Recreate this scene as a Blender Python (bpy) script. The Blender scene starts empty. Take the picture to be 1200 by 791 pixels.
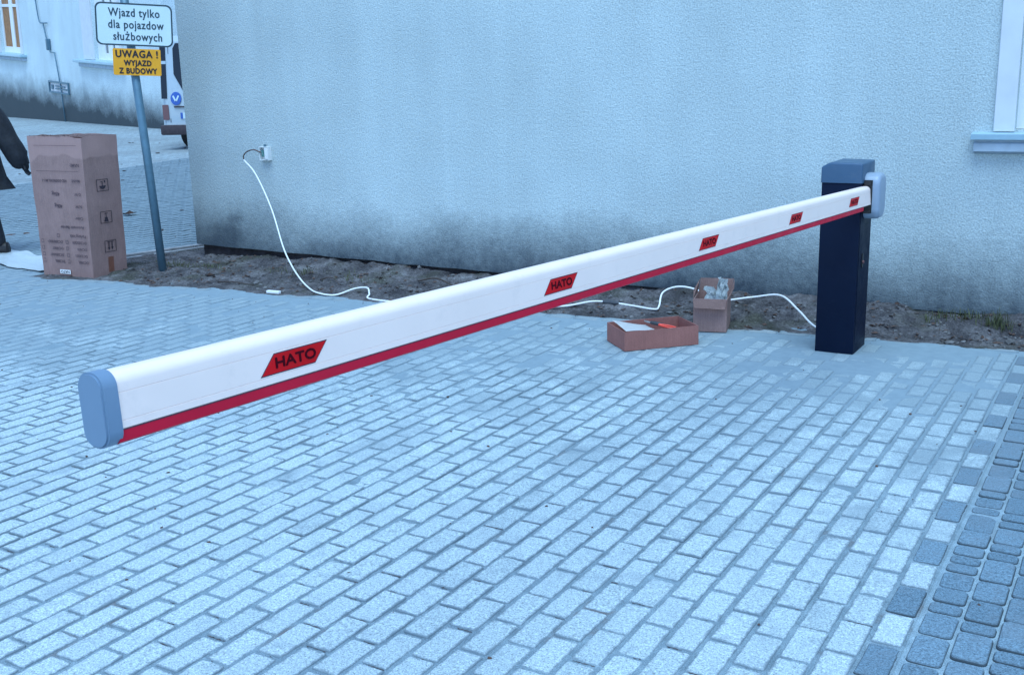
import bpy, bmesh, math, random
from mathutils import Vector, Matrix, noise
random.seed(7)
SC = bpy.context.scene
COL = SC.collection
R = math.radians

# ------------------------------------------------------------------ camera, sky, sun, exposure
def look_matrix(yaw, pitch, roll):
    f = Vector((math.sin(yaw)*math.cos(pitch), math.cos(yaw)*math.cos(pitch), -math.sin(pitch)))
    r = Vector((math.cos(yaw), -math.sin(yaw), 0)); u = r.cross(f)
    c, s = math.cos(roll), math.sin(roll)
    r2 = c*r + s*u; u2 = -s*r + c*u
    return Matrix(((r2.x, u2.x, -f.x), (r2.y, u2.y, -f.y), (r2.z, u2.z, -f.z)))
cd = bpy.data.cameras.new('camera'); cam = bpy.data.objects.new('camera', cd); COL.objects.link(cam)
cam.matrix_world = Matrix.Translation((0, 0, 1.63)) @ look_matrix(-.541607, .23634, -.0249).to_4x4()
cd.sensor_width = 36; cd.lens = 37.9; cd.clip_end = 2000; cd.clip_start = .05
SC.camera = cam

SUN_EL, SUN_AZ = 68, 150           # veiled high light from behind the camera (azimuth clockwise from +Y)
w = bpy.data.worlds.new('World'); SC.world = w; w.use_nodes = True
nt = w.node_tree; bg = nt.nodes['Background']
sky = nt.nodes.new('ShaderNodeTexSky'); sky.sky_type = 'NISHITA'; sky.sun_disc = False
sky.sun_elevation = R(SUN_EL); sky.sun_rotation = R(SUN_AZ)
sky.air_density = 1.0; sky.dust_density = .3; sky.ozone_density = 8
nt.links.new(sky.outputs[0], bg.inputs[0]); bg.inputs[1].default_value = .11
sl = bpy.data.lights.new('sun', 'SUN'); so = bpy.data.objects.new('sun', sl); COL.objects.link(so)
sl.energy = 1.2; sl.angle = R(45); sl.color = (.60, .85, .98)
sd = Vector((math.sin(R(SUN_AZ))*math.cos(R(SUN_EL)), math.cos(R(SUN_AZ))*math.cos(R(SUN_EL)), math.sin(R(SUN_EL))))
so.rotation_euler = sd.to_track_quat('Z', 'Y').to_euler()
SC.view_settings.view_transform = 'Standard'; SC.view_settings.look = 'None'
SC.view_settings.gamma = 1; SC.view_settings.exposure = 1.47
SC.render.engine = 'CYCLES'

# ------------------------------------------------------------------ materials
def mat(name):
    m = bpy.data.materials.new(name); m.use_nodes = True
    n = m.node_tree; b = n.nodes['Principled BSDF']
    return m, n, b
def N(n, t, **kw):
    o = n.nodes.new(t)
    for k, v in kw.items():
        if k in o.inputs: o.inputs[k].default_value = v
        else: setattr(o, k, v)
    return o
def ramp(n, fac, stops, interp='LINEAR'):
    r = n.nodes.new('ShaderNodeValToRGB'); r.color_ramp.interpolation = interp
    e = r.color_ramp.elements
    while len(e) < len(stops): e.new(.5)
    for el, (p, c) in zip(e, stops):
        el.position = p; el.color = (c, c, c, 1) if isinstance(c, (int, float)) else (*c, 1)
    n.links.new(fac, r.inputs[0]); return r.outputs[0]
def mix(n, f, a, b, mode='MIX'):
    m = n.nodes.new('ShaderNodeMix'); m.data_type = 'RGBA'; m.blend_type = mode
    for s, v in ((0, f), (6, a), (7, b)):
        if isinstance(v, (int, float)): m.inputs[s].default_value = v if s == 0 else (v, v, v, 1)
        elif isinstance(v, tuple): m.inputs[s].default_value = (*v, 1)
        else: n.links.new(v, m.inputs[s])
    return m.outputs[2]
def noi(n, scale, detail=3, rough=.55, co=None, dist=0):
    t = N(n, 'ShaderNodeTexNoise', Scale=scale, Detail=detail, Roughness=rough, Distortion=dist)
    if co is not None: n.links.new(co, t.inputs['Vector'])
    return t.outputs['Fac']
def coord(n): return n.nodes.new('ShaderNodeTexCoord').outputs['Object']
def bump(n, b, h, strength=.4, dist=.003):
    k = N(n, 'ShaderNodeBump', Strength=strength, Distance=dist); n.links.new(h, k.inputs['Height'])
    n.links.new(k.outputs[0], b.inputs['Normal']); return k
def simple(name, col, rough=.5, var=.08, scale=20, metal=0, bmp=0, bscale=200, spec=.5):
    m, n, b = mat(name); co = coord(n)
    c = mix(n, ramp(n, noi(n, scale, 4, co=co), [(.3, 0), (.7, 1)]), tuple(x*(1-var) for x in col), tuple(min(1, x*(1+var)) for x in col))
    n.links.new(c, b.inputs['Base Color']); b.inputs['Roughness'].default_value = rough
    b.inputs['Metallic'].default_value = metal; b.inputs['Specular IOR Level'].default_value = spec
    if bmp: bump(n, b, noi(n, bscale, 3, co=co), bmp, .002)
    return m

def brick_mat(name, c0, c1, dusty=(.235, .305, .345), creep=.008, rimf=.6, rimc=1):
    m, n, b = mat(name); co = coord(n)
    at = n.nodes.new('ShaderNodeAttribute'); at.attribute_name = 'tone'
    c = mix(n, at.outputs['Fac'], c0, c1)
    sp = ramp(n, noi(n, 190, 3, .7, co), [(.30, .45), (.5, 1), (.66, 1.38)])
    c = mix(n, 1, c, sp, 'MULTIPLY')
    sp2 = ramp(n, noi(n, 85, 3, .7, co), [(.32, .74), (.62, 1.12)])
    c = mix(n, 1, c, sp2, 'MULTIPLY')
    pits = ramp(n, noi(n, 120, 1, .5, co), [(.24, .45), (.31, 1)])
    c = mix(n, 1, c, pits, 'MULTIPLY')
    # dust trodden over the blocks, thicker towards the dirt strip along the wall
    sep = n.nodes.new('ShaderNodeSeparateXYZ'); n.links.new(co, sep.inputs[0])
    def mth(op, a, bb):
        k = n.nodes.new('ShaderNodeMath'); k.operation = op
        for i, v in enumerate((a, bb)):
            if isinstance(v, (int, float)): k.inputs[i].default_value = v
            else: n.links.new(v, k.inputs[i])
        return k.outputs[0]
    yy = ramp(n, mth('MULTIPLY', sep.outputs[1], .1), [(.30, -.0), (.44, .09), (.58, .22), (.64, .27)])
    xx = mth('MULTIPLY', ramp(n, mth('MULTIPLY', sep.outputs[0], -.1), [(.3, 0), (.6, .14)]), ramp(n, mth('MULTIPLY', sep.outputs[1], .1), [(.34, 0), (.44, 1)]))
    yy = mth('ADD', yy, xx)
    blot = ramp(n, mth('ADD', noi(n, 2.1, 7, .68, co, .5), yy), [(.56, 0), (.74, 1)])
    fine = ramp(n, mth('ADD', noi(n, 11, 5, .7, co), yy), [(.55, 0), (.72, 1)])
    f = mth('MULTIPLY', mth('MAXIMUM', blot, mth('MULTIPLY', fine, .7)), .72)
    c = mix(n, f, c, mix(n, noi(n, 25, 4, .7, co), tuple(x*.72 for x in dusty), dusty))
    uv = n.nodes.new('ShaderNodeAttribute'); uv.attribute_name = 'face_pos'
    s2 = n.nodes.new('ShaderNodeSeparateXYZ'); n.links.new(uv.outputs['Vector'], s2.inputs[0])
    ex = mth('MULTIPLY', mth('SUBTRACT', 1.0, mth('ABSOLUTE', s2.outputs[0], 0)), .046)
    ey = mth('MULTIPLY', mth('SUBTRACT', 1.0, mth('ABSOLUTE', s2.outputs[1], 0)), .095)
    ed = mth('DIVIDE', mth('MINIMUM', ex, ey), creep)
    ed = mth('ADD', ed, mth('MULTIPLY', mth('SUBTRACT', noi(n, 30, 5, .75, co), .5), 4.6))
    ed = mth('ADD', ed, mth('MULTIPLY', mth('SUBTRACT', noi(n, 4.5, 4, .65, co), .5), 3.0))
    ed = mth('SUBTRACT', ed, mth('MULTIPLY', ramp(n, mth('MULTIPLY', sep.outputs[1], .1), [(.30, 0), (.52, 1)]), .55))
    c = mix(n, mth('MULTIPLY', ramp(n, ed, [(0, 1), (.45, .55), (1, 0)]), .85), c, mix(n, noi(n, 40, 4, .7, co), tuple(x*.60 for x in dusty), tuple(x*.88 for x in dusty)))
    rim = n.nodes.new('ShaderNodeAttribute'); rim.attribute_name = 'rim'
    c = mix(n, mth('MULTIPLY', rim.outputs['Fac'], rimf), c, tuple(x*rimc for x in (.15, .20, .23)))
    n.links.new(c, b.inputs['Base Color']); b.inputs['Roughness'].default_value = .85
    b.inputs['Specular IOR Level'].default_value = .25
    bump(n, b, noi(n, 170, 4, .65, co), .55, .004)
    return m
M_LIGHT = brick_mat('light_paver', (.39, .475, .50), (.49, .58, .605))
M_DARK = brick_mat('dark_paver', (.13, .20, .25), (.175, .26, .32), (.2, .25, .29), .003, .9, .30)
M_OLD = brick_mat('street_paver', (.25, .31, .33), (.33, .40, .42))
M_EDGE = brick_mat('edge_paver', (.33, .36, .365), (.45, .48, .48))

def sand_mat(name, k_=1):
    m, n, b = mat(name); co = coord(n)
    c = ramp(n, noi(n, 9, 6, .7, co), [(.25, tuple(k_*v for v in (.14, .195, .225))), (.5, tuple(k_*v for v in (.22, .295, .335))), (.75, tuple(k_*v for v in (.31, .40, .44)))])
    c = mix(n, ramp(n, noi(n, 3.1, 4, .6, co), [(.60, 0), (.70, .6 if k_ == 1 else .2)]), c, (.15, .105, .085))
    c = mix(n, 1, c, ramp(n, noi(n, 260, 2, .6, co), [(.3, .6), (.7, 1.3)]), 'MULTIPLY')
    sep = n.nodes.new('ShaderNodeSeparateXYZ'); n.links.new(co, sep.inputs[0])
    k = n.nodes.new('ShaderNodeMath'); k.operation = 'MULTIPLY'; k.inputs[1].default_value = .1; n.links.new(sep.outputs[1], k.inputs[0])
    drift = mix(n, noi(n, 14, 5, .7, co), (.18, .24, .28), (.285, .365, .41))       # pale dry dust drifted from the strip
    c = mix(n, ramp(n, k.outputs[0], [(.38, 0), (.54, 1)]), c, drift)
    n.links.new(c, b.inputs['Base Color']); b.inputs['Roughness'].default_value = .95
    b.inputs['Specular IOR Level'].default_value = .1
    bump(n, b, noi(n, 140, 4, .7, co), .7, .004); return m
M_SAND = sand_mat('joint_sand')
M_SANDL = sand_mat('pale_joint_sand', 1.25)
def dirt_mat():
    m, n, b = mat('dirt'); co = coord(n)
    c = ramp(n, noi(n, 4, 8, .72, co), [(.28, (.03, .028, .032)), (.45, (.085, .08, .085)), (.58, (.16, .15, .155)), (.75, (.27, .27, .28))])
    c = mix(n, ramp(n, noi(n, 2.3, 4, .6, co), [(.52, 0), (.66, .55)]), c, (.055, .06, .035))
    c = mix(n, 1, c, ramp(n, noi(n, 60, 4, .75, co), [(.3, .45), (.7, 1.5)]), 'MULTIPLY')
    n.links.new(c, b.inputs['Base Color']); b.inputs['Roughness'].default_value = .97
    b.inputs['Specular IOR Level'].default_value = .1
    bump(n, b, noi(n, 45, 6, .75, co), .9, .02); return m
M_DIRT = dirt_mat()

def stucco(name, base, bottom, stain_h, grain=95, strength=.55, corner_x=None, mossy=True):
    """rough-cast render: grain, faint trowel clouds and rising damp with soot stains along the foot"""
    m, n, b = mat(name); co = coord(n)
    sep = n.nodes.new('ShaderNodeSeparateXYZ'); n.links.new(co, sep.inputs[0])
    c = mix(n, ramp(n, noi(n, .8, 5, .6, co), [(.3, 0), (.7, 1)]), tuple(x*.90 for x in base), tuple(x*1.08 for x in base))
    st = N(n, 'ShaderNodeMapping'); st.inputs['Scale'].default_value = (3.2, 1, .22); n.links.new(co, st.inputs[0])
    c = mix(n, 1, c, ramp(n, noi(n, 1.2, 4, .6, st.outputs[0]), [(.3, .95), (.65, 1.03)]), 'MULTIPLY')
    c = mix(n, 1, c, ramp(n, noi(n, grain, 2, .6, co), [(.3, .72), (.5, 1.0), (.72, 1.2)]), 'MULTIPLY')
    # damp edge height wanders
    def math_(op, a, bb):
        k = n.nodes.new('ShaderNodeMath'); k.operation = op
        for i, v in enumerate((a, bb)):
            if isinstance(v, (int, float)): k.inputs[i].default_value = v
            else: n.links.new(v, k.inputs[i])
        return k.outputs[0]
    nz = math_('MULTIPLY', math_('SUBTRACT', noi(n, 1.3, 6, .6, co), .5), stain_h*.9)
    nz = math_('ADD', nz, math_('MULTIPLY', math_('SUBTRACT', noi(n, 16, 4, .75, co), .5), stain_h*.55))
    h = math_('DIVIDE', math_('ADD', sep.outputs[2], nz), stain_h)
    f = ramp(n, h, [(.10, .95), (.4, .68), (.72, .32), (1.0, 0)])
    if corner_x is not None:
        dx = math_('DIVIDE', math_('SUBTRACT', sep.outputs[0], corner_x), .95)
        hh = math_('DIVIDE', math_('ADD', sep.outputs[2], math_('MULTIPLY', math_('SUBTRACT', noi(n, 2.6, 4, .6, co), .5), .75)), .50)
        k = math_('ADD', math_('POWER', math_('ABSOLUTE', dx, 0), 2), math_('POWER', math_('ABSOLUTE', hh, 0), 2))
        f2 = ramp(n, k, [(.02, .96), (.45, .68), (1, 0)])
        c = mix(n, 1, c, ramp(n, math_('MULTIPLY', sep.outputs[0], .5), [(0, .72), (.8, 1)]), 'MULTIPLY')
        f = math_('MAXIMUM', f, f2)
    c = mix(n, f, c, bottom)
    # efflorescence just above the foot
    n.links.new(c, b.inputs['Base Color']); b.inputs['Roughness'].default_value = .78
    b.inputs['Specular IOR Level'].default_value = .35
    hg = math_('ADD', noi(n, grain, 3, .6, co), math_('MULTIPLY', noi(n, grain*.4, 2, .5, co), .8))
    bump(n, b, hg, strength, .009); return m
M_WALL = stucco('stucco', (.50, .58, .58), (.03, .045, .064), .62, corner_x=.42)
M_BACKWALL = stucco('back_stucco', (.60, .70, .72), (.022, .032, .04), .95, grain=40, strength=.3)
M_SMOOTH = simple('smooth_render', (.66, .68, .70), .7, .05, 6, bmp=.15)
M_PLINTH = simple('old_brick', (.03, .026, .03), .95, .5, 14, bmp=.8, bscale=30)
M_SILL = simple('sill_metal', (.34, .50, .58), .4, .08, 12)
M_SILLMASON = simple('sill_masonry', (.40, .48, .55), .8, .15, 10, bmp=.3)
M_GREYBAND = simple('grey_band', (.3, .31, .33), .85, .1, 12, bmp=.3)
M_FRAME = simple('white_frame', (.75, .77, .78), .4, .04, 8)
def glass_mat(name, col, rough=.06):
    m, n, b = mat(name); co = coord(n)
    c = mix(n, noi(n, 1.3, 3, co=co), tuple(x*.6 for x in col), col); n.links.new(c, b.inputs['Base Color'])
    b.inputs['Roughness'].default_value = rough; b.inputs['Specular IOR Level'].default_value = .35; return m
M_GLASS = glass_mat('dark_glass', (.012, .018, .03))
M_GLASSG = glass_mat('grey_glass', (.16, .2, .24))
M_CURTAIN = simple('brown_curtain', (.36, .17, .07), .7, .25, 9)

def paint(name, col, rough=.3, var=.03, coat=0, dirt=.0, peel=.02, spec=.5):
    m, n, b = mat(name); co = coord(n)
    c = mix(n, ramp(n, noi(n, 5, 5, .6, co), [(.3, 0), (.7, 1)]), tuple(x*(1-var) for x in col), tuple(min(1, x*(1+var)) for x in col))
    if dirt: c = mix(n, ramp(n, noi(n, 7, 6, .75, co), [(.55, 0), (.75, dirt)]), c, (.22, .21, .2))
    n.links.new(c, b.inputs['Base Color'])
    r = ramp(n, noi(n, 12, 3, co=co), [(.3, rough*.85), (.7, min(1, rough*1.2))]); n.links.new(r, b.inputs['Roughness']); b.inputs['Specular IOR Level'].default_value = spec
    b.inputs['Coat Weight'].default_value = coat
    if peel: bump(n, b, noi(n, 300, 2, co=co), peel*2, .001)
    return m
M_BOOM = paint('boom_white', (.95, .765, .68), .38, .025, dirt=.13, peel=.0)
M_RED = paint('rubber_red', (.58, .006, .035), .5, .06, spec=.25)
M_DARKLINE = paint('dark_seam', (.05, .03, .05), .6)
M_CAP = paint('cap_grey', (.165, .25, .35), .38, .03, peel=.06)
M_HOOD = paint('hood_grey', (.038, .092, .165), .42, .05, dirt=.1, peel=.2)
M_HUB = paint('hub_grey', (.27, .34, .43), .38, .03, peel=.1)
M_CAB = paint('cabinet_navy', (.003, .0085, .026), .5, .12, dirt=.015, peel=.2, spec=.12)
M_BLACK = paint('black_plastic', (.012, .012, .014), .4)
M_STICK = paint('sticker_red', (.62, .003, .009), .45, .08, spec=.2)
M_STICKTXT = paint('sticker_text', (.06, .0, .006), .6, spec=.1)
M_LOCK = simple('lock_metal', (.16, .06, .06), .45, .2, 60, metal=.3)
M_POLE = simple('galvanised', (.10, .19, .25), .5, .12, 14, metal=.35, bmp=.1)
M_SIGNW = paint('sign_white', (.60, .72, .74), .35, .02)
M_SIGNT = paint('sign_text', (.02, .05, .065), .5)
M_SIGNY = paint('sign_yellow', (.85, .36, .006), .45, .06)
M_SIGNK = paint('sign_black', (.02, .012, .012), .5)
M_BACKM = simple('bare_metal', (.35, .36, .37), .4, .1, metal=.7)
def mul(n, a, v):
    k = n.nodes.new('ShaderNodeMath'); k.operation = 'MULTIPLY'; k.inputs[1].default_value = v; n.links.new(a, k.inputs[0]); return k.outputs[0]
def card(name, col, scuff=False):
    m, n, b = mat(name); co = coord(n)
    mp = N(n, 'ShaderNodeMapping'); mp.inputs['Scale'].default_value = (1, 1, .06); n.links.new(co, mp.inputs[0])
    c = mix(n, ramp(n, noi(n, 5, 5, .65, co), [(.3, 0), (.7, 1)]), tuple(x*.85 for x in col), tuple(min(1, x*1.12) for x in col))
    c = mix(n, 1, c, ramp(n, noi(n, 160, 2, .5, mp.outputs[0]), [(.35, .93), (.65, 1.05)]), 'MULTIPLY')
    c = mix(n, 1, c, ramp(n, noi(n, 130, 2, .6, co), [(.3, .9), (.7, 1.1)]), 'MULTIPLY')
    if scuff:                                        # paler scuffed liner near the top of the tall carton
        sep = n.nodes.new('ShaderNodeSeparateXYZ'); n.links.new(co, sep.inputs[0])
        ad = n.nodes.new('ShaderNodeMath'); ad.operation = 'MULTIPLY_ADD'; ad.inputs[1].default_value = .35; n.links.new(noi(n, 2.6, 2, .5, co), ad.inputs[0]); n.links.new(sep.outputs[2], ad.inputs[2])
        c = mix(n, ramp(n, mul(n, ad.outputs[0], .6), [(.715, 0), (.725, .5)]), c, tuple(min(1, x*1.5) for x in col))
    n.links.new(c, b.inputs['Base Color']); b.inputs['Roughness'].default_value = .8
    b.inputs['Specular IOR Level'].default_value = .3
    bump(n, b, noi(n, 160, 2, .5, mp.outputs[0]), .25, .002); return m
M_CARD = card('cardboard', (.31, .19, .17), True)
M_CARDT = card('tray_cardboard', (.30, .125, .105))
M_CARDIN = card('cardboard_inside', (.25, .13, .12))
M_CARDTOP = card('cardboard_liner', (.33, .21, .19))
M_PRINT = simple('print_ink', (.10, .06, .07), .8, .25, 90)
M_PRINTK = simple('print_black', (.03, .02, .03), .8, .2, 90)
M_TAPE = simple('brown_tape', (.22, .09, .06), .3, .1)
M_LABEL = simple('label_white', (.8, .8, .8), .5, .02)
M_PAPER = simple('paper', (.80, .80, .80), .6, .05, 12)
def poly(name, col, rough=.25, tr=0):
    m, n, b = mat(name); co = coord(n)
    c = mix(n, noi(n, 14, 5, .7, co), tuple(x*.75 for x in col), col); n.links.new(c, b.inputs['Base Color'])
    b.inputs['Roughness'].default_value = rough; b.inputs['Transmission Weight'].default_value = tr
    bump(n, b, noi(n, 16, 5, .65, co, .8), .6, .02); return m
M_FOIL = poly('polythene', (.58, .64, .66), .3)
M_CABLE = simple('cable_white', (.82, .82, .82), .45, .04, 9)
M_WIRE = simple('wire_brown', (.10, .05, .04), .5, .2)
M_JB = simple('box_plastic', (.72, .74, .73), .4, .03)
M_JBIN = simple('terminal_green', (.10, .25, .24), .5, .2, 60)
M_KERB = simple('kerb_concrete', (.34, .34, .345), .9, .25, 11, bmp=.6, bscale=90)
M_EDGING = simple('edging_dark', (.05, .055, .065), .6, .3, 15)
M_STONE = simple('pebbles', (.13, .125, .125), .95, .5, 16, bmp=.5, bscale=90)
M_TWIG = simple('twig', (.06, .042, .035), .95, .3, 30, bmp=.4)
M_LEAF = simple('dead_leaf', (.085, .048, .035), .8, .4, 25)
M_DEBRIS = simple('joint_debris', (.075, .06, .055), .95, .6, 60)
M_GRASS = simple('grass', (.075, .085, .035), .8, .4, 9)
M_JACKET = simple('jacket', (.012, .014, .020), .75, .4, 30, bmp=.5, bscale=50)
M_SKIN = simple('skin', (.45, .27, .2), .5, .08)
M_HAIR = simple('hair', (.03, .022, .018), .6, .3, 60)
M_SHOE = simple('shoe_leather', (.014, .012, .012), .5, .2)
M_VAN = paint('van_white', (.42, .50, .55), .3, .03, .4, dirt=.15)
M_VANBLUE = paint('badge_blue', (.03, .11, .42), .35)
M_TAIL = paint('tail_lens', (.17, .08, .09), .15)
M_TYRE = simple('tyre', (.02, .02, .021), .85, .2)
M_RUST = simple('bumper_dark', (.045, .03, .035), .6, .3)
M_TOOLR = simple('tool_red', (.75, .06, .035), .4, .06)
M_TOOLK = simple('tool_black', (.02, .022, .03), .4, .1)

# ------------------------------------------------------------------ helpers
def link(o, parent=None):
    COL.objects.link(o)
    if parent is not None: o.parent = parent
    return o
def obj(name, bm, mats, parent=None, smooth=False, loc=None):
    me = bpy.data.meshes.new(name); bm.normal_update(); bm.to_mesh(me); bm.free()
    for m in (mats if isinstance(mats, (list, tuple)) else [mats]): me.materials.append(m)
    if smooth:
        me.polygons.foreach_set('use_smooth', [True]*len(me.polygons))
        if smooth != 'all':
            me.set_sharp_from_angle(angle=R(38))
    o = bpy.data.objects.new(name, me)
    if loc is not None: o.location = loc
    return link(o, parent)
def tag(o, label, cat, group=None, kind=None):
    if label: o['label'] = label
    if cat: o['category'] = cat
    if group: o['group'] = group
    if kind: o['kind'] = kind
    return o
def struct(o): o['kind'] = 'structure'; return o
def thing(name, label, cat, loc=(0, 0, 0), rotz=0, group=None):
    o = bpy.data.objects.new(name, None); o.empty_display_size = .1; COL.objects.link(o)
    o.location = loc; o.rotation_euler = (0, 0, rotz); return tag(o, label, cat, group)
def box(bm, x0, x1, y0, y1, z0, z1, bev=0, mi=0, seg=2):
    r = bmesh.ops.create_cube(bm, size=1, matrix=Matrix.Translation(((x0+x1)/2, (y0+y1)/2, (z0+z1)/2)) @ Matrix.Diagonal((x1-x0, y1-y0, z1-z0, 1)))
    vs = r['verts']; fs = {f for v in vs for f in v.link_faces}
    for f in fs: f.material_index = mi
    if bev:
        es = list({e for v in vs for e in v.link_edges})
        g = bmesh.ops.bevel(bm, geom=es, offset=bev, segments=seg, affect='EDGES', profile=.5)
        for f in g['faces']: f.material_index = mi
    return vs
def prism(bm, pts, d0, d1, axis='y', mi=0):
    """closed outline in the plane across the axis, extruded from d0 to d1"""
    def p3(a, b, d): return {'x': (d, a, b), 'y': (a, d, b), 'z': (a, b, d)}[axis]
    A = [bm.verts.new(p3(a, b, d0)) for a, b in pts]; B = [bm.verts.new(p3(a, b, d1)) for a, b in pts]
    n = len(pts); fs = [bm.faces.new(A), bm.faces.new(B[::-1])]
    for i in range(n): fs.append(bm.faces.new((A[i], B[i], B[(i+1) % n], A[(i+1) % n])))
    for f in fs: f.material_index = mi
    bmesh.ops.recalc_face_normals(bm, faces=fs); return fs
def rrect(x0, x1, y0, y1, r, n=5):
    p = []
    for cx, cy, a in ((x1-r, y1-r, 0), (x0+r, y1-r, 90), (x0+r, y0+r, 180), (x1-r, y0+r, 270)):
        for i in range(n+1): t = R(a+90*i/n); p.append((cx+r*math.cos(t), cy+r*math.sin(t)))
    return p
def catmull(P, n=8):
    P = [Vector(p) for p in P]; Q = [P[0]*2-P[1]]+P+[P[-1]*2-P[-2]]; out = []
    for i in range(1, len(Q)-2):
        a, b, c, d = Q[i-1:i+3]
        for k in range(n):
            t = k/n; out.append(.5*((2*b)+(c-a)*t+(2*a-5*b+4*c-d)*t*t+(3*b-a-3*c+d)*t**3))
    return out+[P[-1]]
def tube(bm, pts, r, seg=8, mi=0, caps=True):
    pts = [Vector(p) for p in pts]; rings = []; up = Vector((0, 0, 1))
    for i, p in enumerate(pts):
        t = (pts[min(i+1, len(pts)-1)]-pts[max(i-1, 0)]).normalized()
        a = t.cross(up if abs(t.dot(up)) < .95 else Vector((1, 0, 0))).normalized(); b = a.cross(t)
        rr = r(i/(len(pts)-1)) if callable(r) else r
        rings.append([bm.verts.new(p+a*rr*math.cos(2*math.pi*k/seg)+b*rr*math.sin(2*math.pi*k/seg)) for k in range(seg)])
    fs = []
    for A, B in zip(rings, rings[1:]):
        for k in range(seg): fs.append(bm.faces.new((A[k], A[(k+1) % seg], B[(k+1) % seg], B[k])))
    if caps: fs += [bm.faces.new(rings[0][::-1]), bm.faces.new(rings[-1])]
    for f in fs: f.material_index = mi; f.smooth = True
    return fs
def lettering(name, s, mt, parent, size, loc, xaxis, up, align='CENTER', bold=0, sx=1.0, thick=.0006, space=1.0, shear=0, fat=0):
    """flat raised letters standing on a plate; xaxis / up span the plate"""
    cu = bpy.data.curves.new(name, 'FONT'); cu.body = s; cu.size = size; cu.align_x = align; cu.align_y = 'CENTER'
    cu.offset = bold; cu.extrude = thick; cu.resolution_u = 3; cu.space_character = space; cu.shear = shear
    t = bpy.data.objects.new(name, cu); COL.objects.link(t)
    bpy.context.view_layer.update()
    me = bpy.data.meshes.new_from_object(t.evaluated_get(bpy.context.evaluated_depsgraph_get()))
    bpy.data.objects.remove(t); bpy.data.curves.remove(cu)
    X = Vector(xaxis).normalized(); U = Vector(up).normalized(); Z = X.cross(U)
    me.transform(Matrix.Translation(loc) @ Matrix(((X.x, U.x, Z.x), (X.y, U.y, Z.y), (X.z, U.z, Z.z))).to_4x4() @ Matrix.Diagonal((sx, 1, 1, 1)))
    if fat:                                              # heavier strokes: the glyphs repeated a hair apart
        b0 = bmesh.new()
        for k, (a, b) in enumerate(((0, 0), (fat, 0), (-fat, 0), (0, fat), (0, -fat))):
            m2 = me.copy(); m2.transform(Matrix.Translation(X*a+U*b+Z*(.00012*k))); b0.from_mesh(m2); bpy.data.meshes.remove(m2)
        b0.to_mesh(me); b0.free()
    me.materials.clear(); me.materials.append(mt)
    o = bpy.data.objects.new(name, me); return link(o, parent)
def sstep(a, b, x):
    t = max(0, min(1, (x-a)/(b-a))); return t*t*(3-2*t)
def fbm(x, y, z=0, o=4): return noise.fractal((x, y, z), 1.0, 2.0, o)

# ------------------------------------------------------------------ terrain
SLOPE, Y0 = .045, 7.5
def edge_y(x): return 6.14+.102*(x+7.53)            # where the paving stops in front of the dirt strip
def zg(x, y):                                        # the street on the left rises away from the yard
    s = SLOPE*max(0, min(y, 40)-Y0)
    if y < Y0+1.2: s *= sstep(Y0, Y0+1.2, y)
    return s*sstep(-8.2, -8.7, x) if y < 30 else s

def grid(name, xs, ys, zf, mt):
    vs = [(x, y, zf(x, y)) for y in ys for x in xs]; nx = len(xs)
    fs = [(j*nx+i, j*nx+i+1, (j+1)*nx+i+1, (j+1)*nx+i) for j in range(len(ys)-1) for i in range(nx-1)]
    me = bpy.data.meshes.new(name); me.from_pydata(vs, [], fs); me.materials.append(mt)
    me.polygons.foreach_set('use_smooth', [True]*len(fs))
    o = bpy.data.objects.new(name, me); return link(o)
def street_mat():
    m, n, b = mat('street_setts'); co = coord(n)
    mp = N(n, 'ShaderNodeMapping'); n.links.new(co, mp.inputs[0]); mp.inputs['Rotation'].default_value = (0, 0, R(90))
    br = n.nodes.new('ShaderNodeTexBrick'); n.links.new(mp.outputs[0], br.inputs['Vector'])
    for k, v in (('Scale', 1), ('Mortar Size', .006), ('Mortar Smooth', .3), ('Brick Width', .2), ('Row Height', .1045)): br.inputs[k].default_value = v
    br.inputs['Color1'].default_value = (.27, .33, .35, 1); br.inputs['Color2'].default_value = (.34, .41, .43, 1); br.inputs['Mortar'].default_value = (.17, .17, .17, 1)
    c = mix(n, ramp(n, noi(n, .9, 6, .65, co), [(.4, 0), (.65, .7)]), br.outputs['Color'], (.22, .25, .26))
    c = mix(n, 1, c, ramp(n, noi(n, 12, 5, .7, co), [(.3, .7), (.7, 1.2)]), 'MULTIPLY')
    n.links.new(c, b.inputs['Base Color']); b.inputs['Roughness'].default_value = .9
    bump(n, b, noi(n, 60, 4, .7, co), .5, .006); return m
M_STREET = street_mat()
gx = [-140, -90, -60, -45]+[-36+.6*i for i in range(46)]+[-8.6, -8.3, -8, -6, -3, 0, 3, 6, 12, 30, 80, 140]
gy = [-120, -60, -20, -6, 0, 3, 5, 6, 6.6, 7.0]+[7.4+.4*i for i in range(60)]+[33, 36, 40, 60, 120, 200]
struct(grid('ground', gx, gy, lambda x, y: zg(x, y)-(.045 if y < 6.5 or x > -8.7 else .0075), M_STREET))

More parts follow.
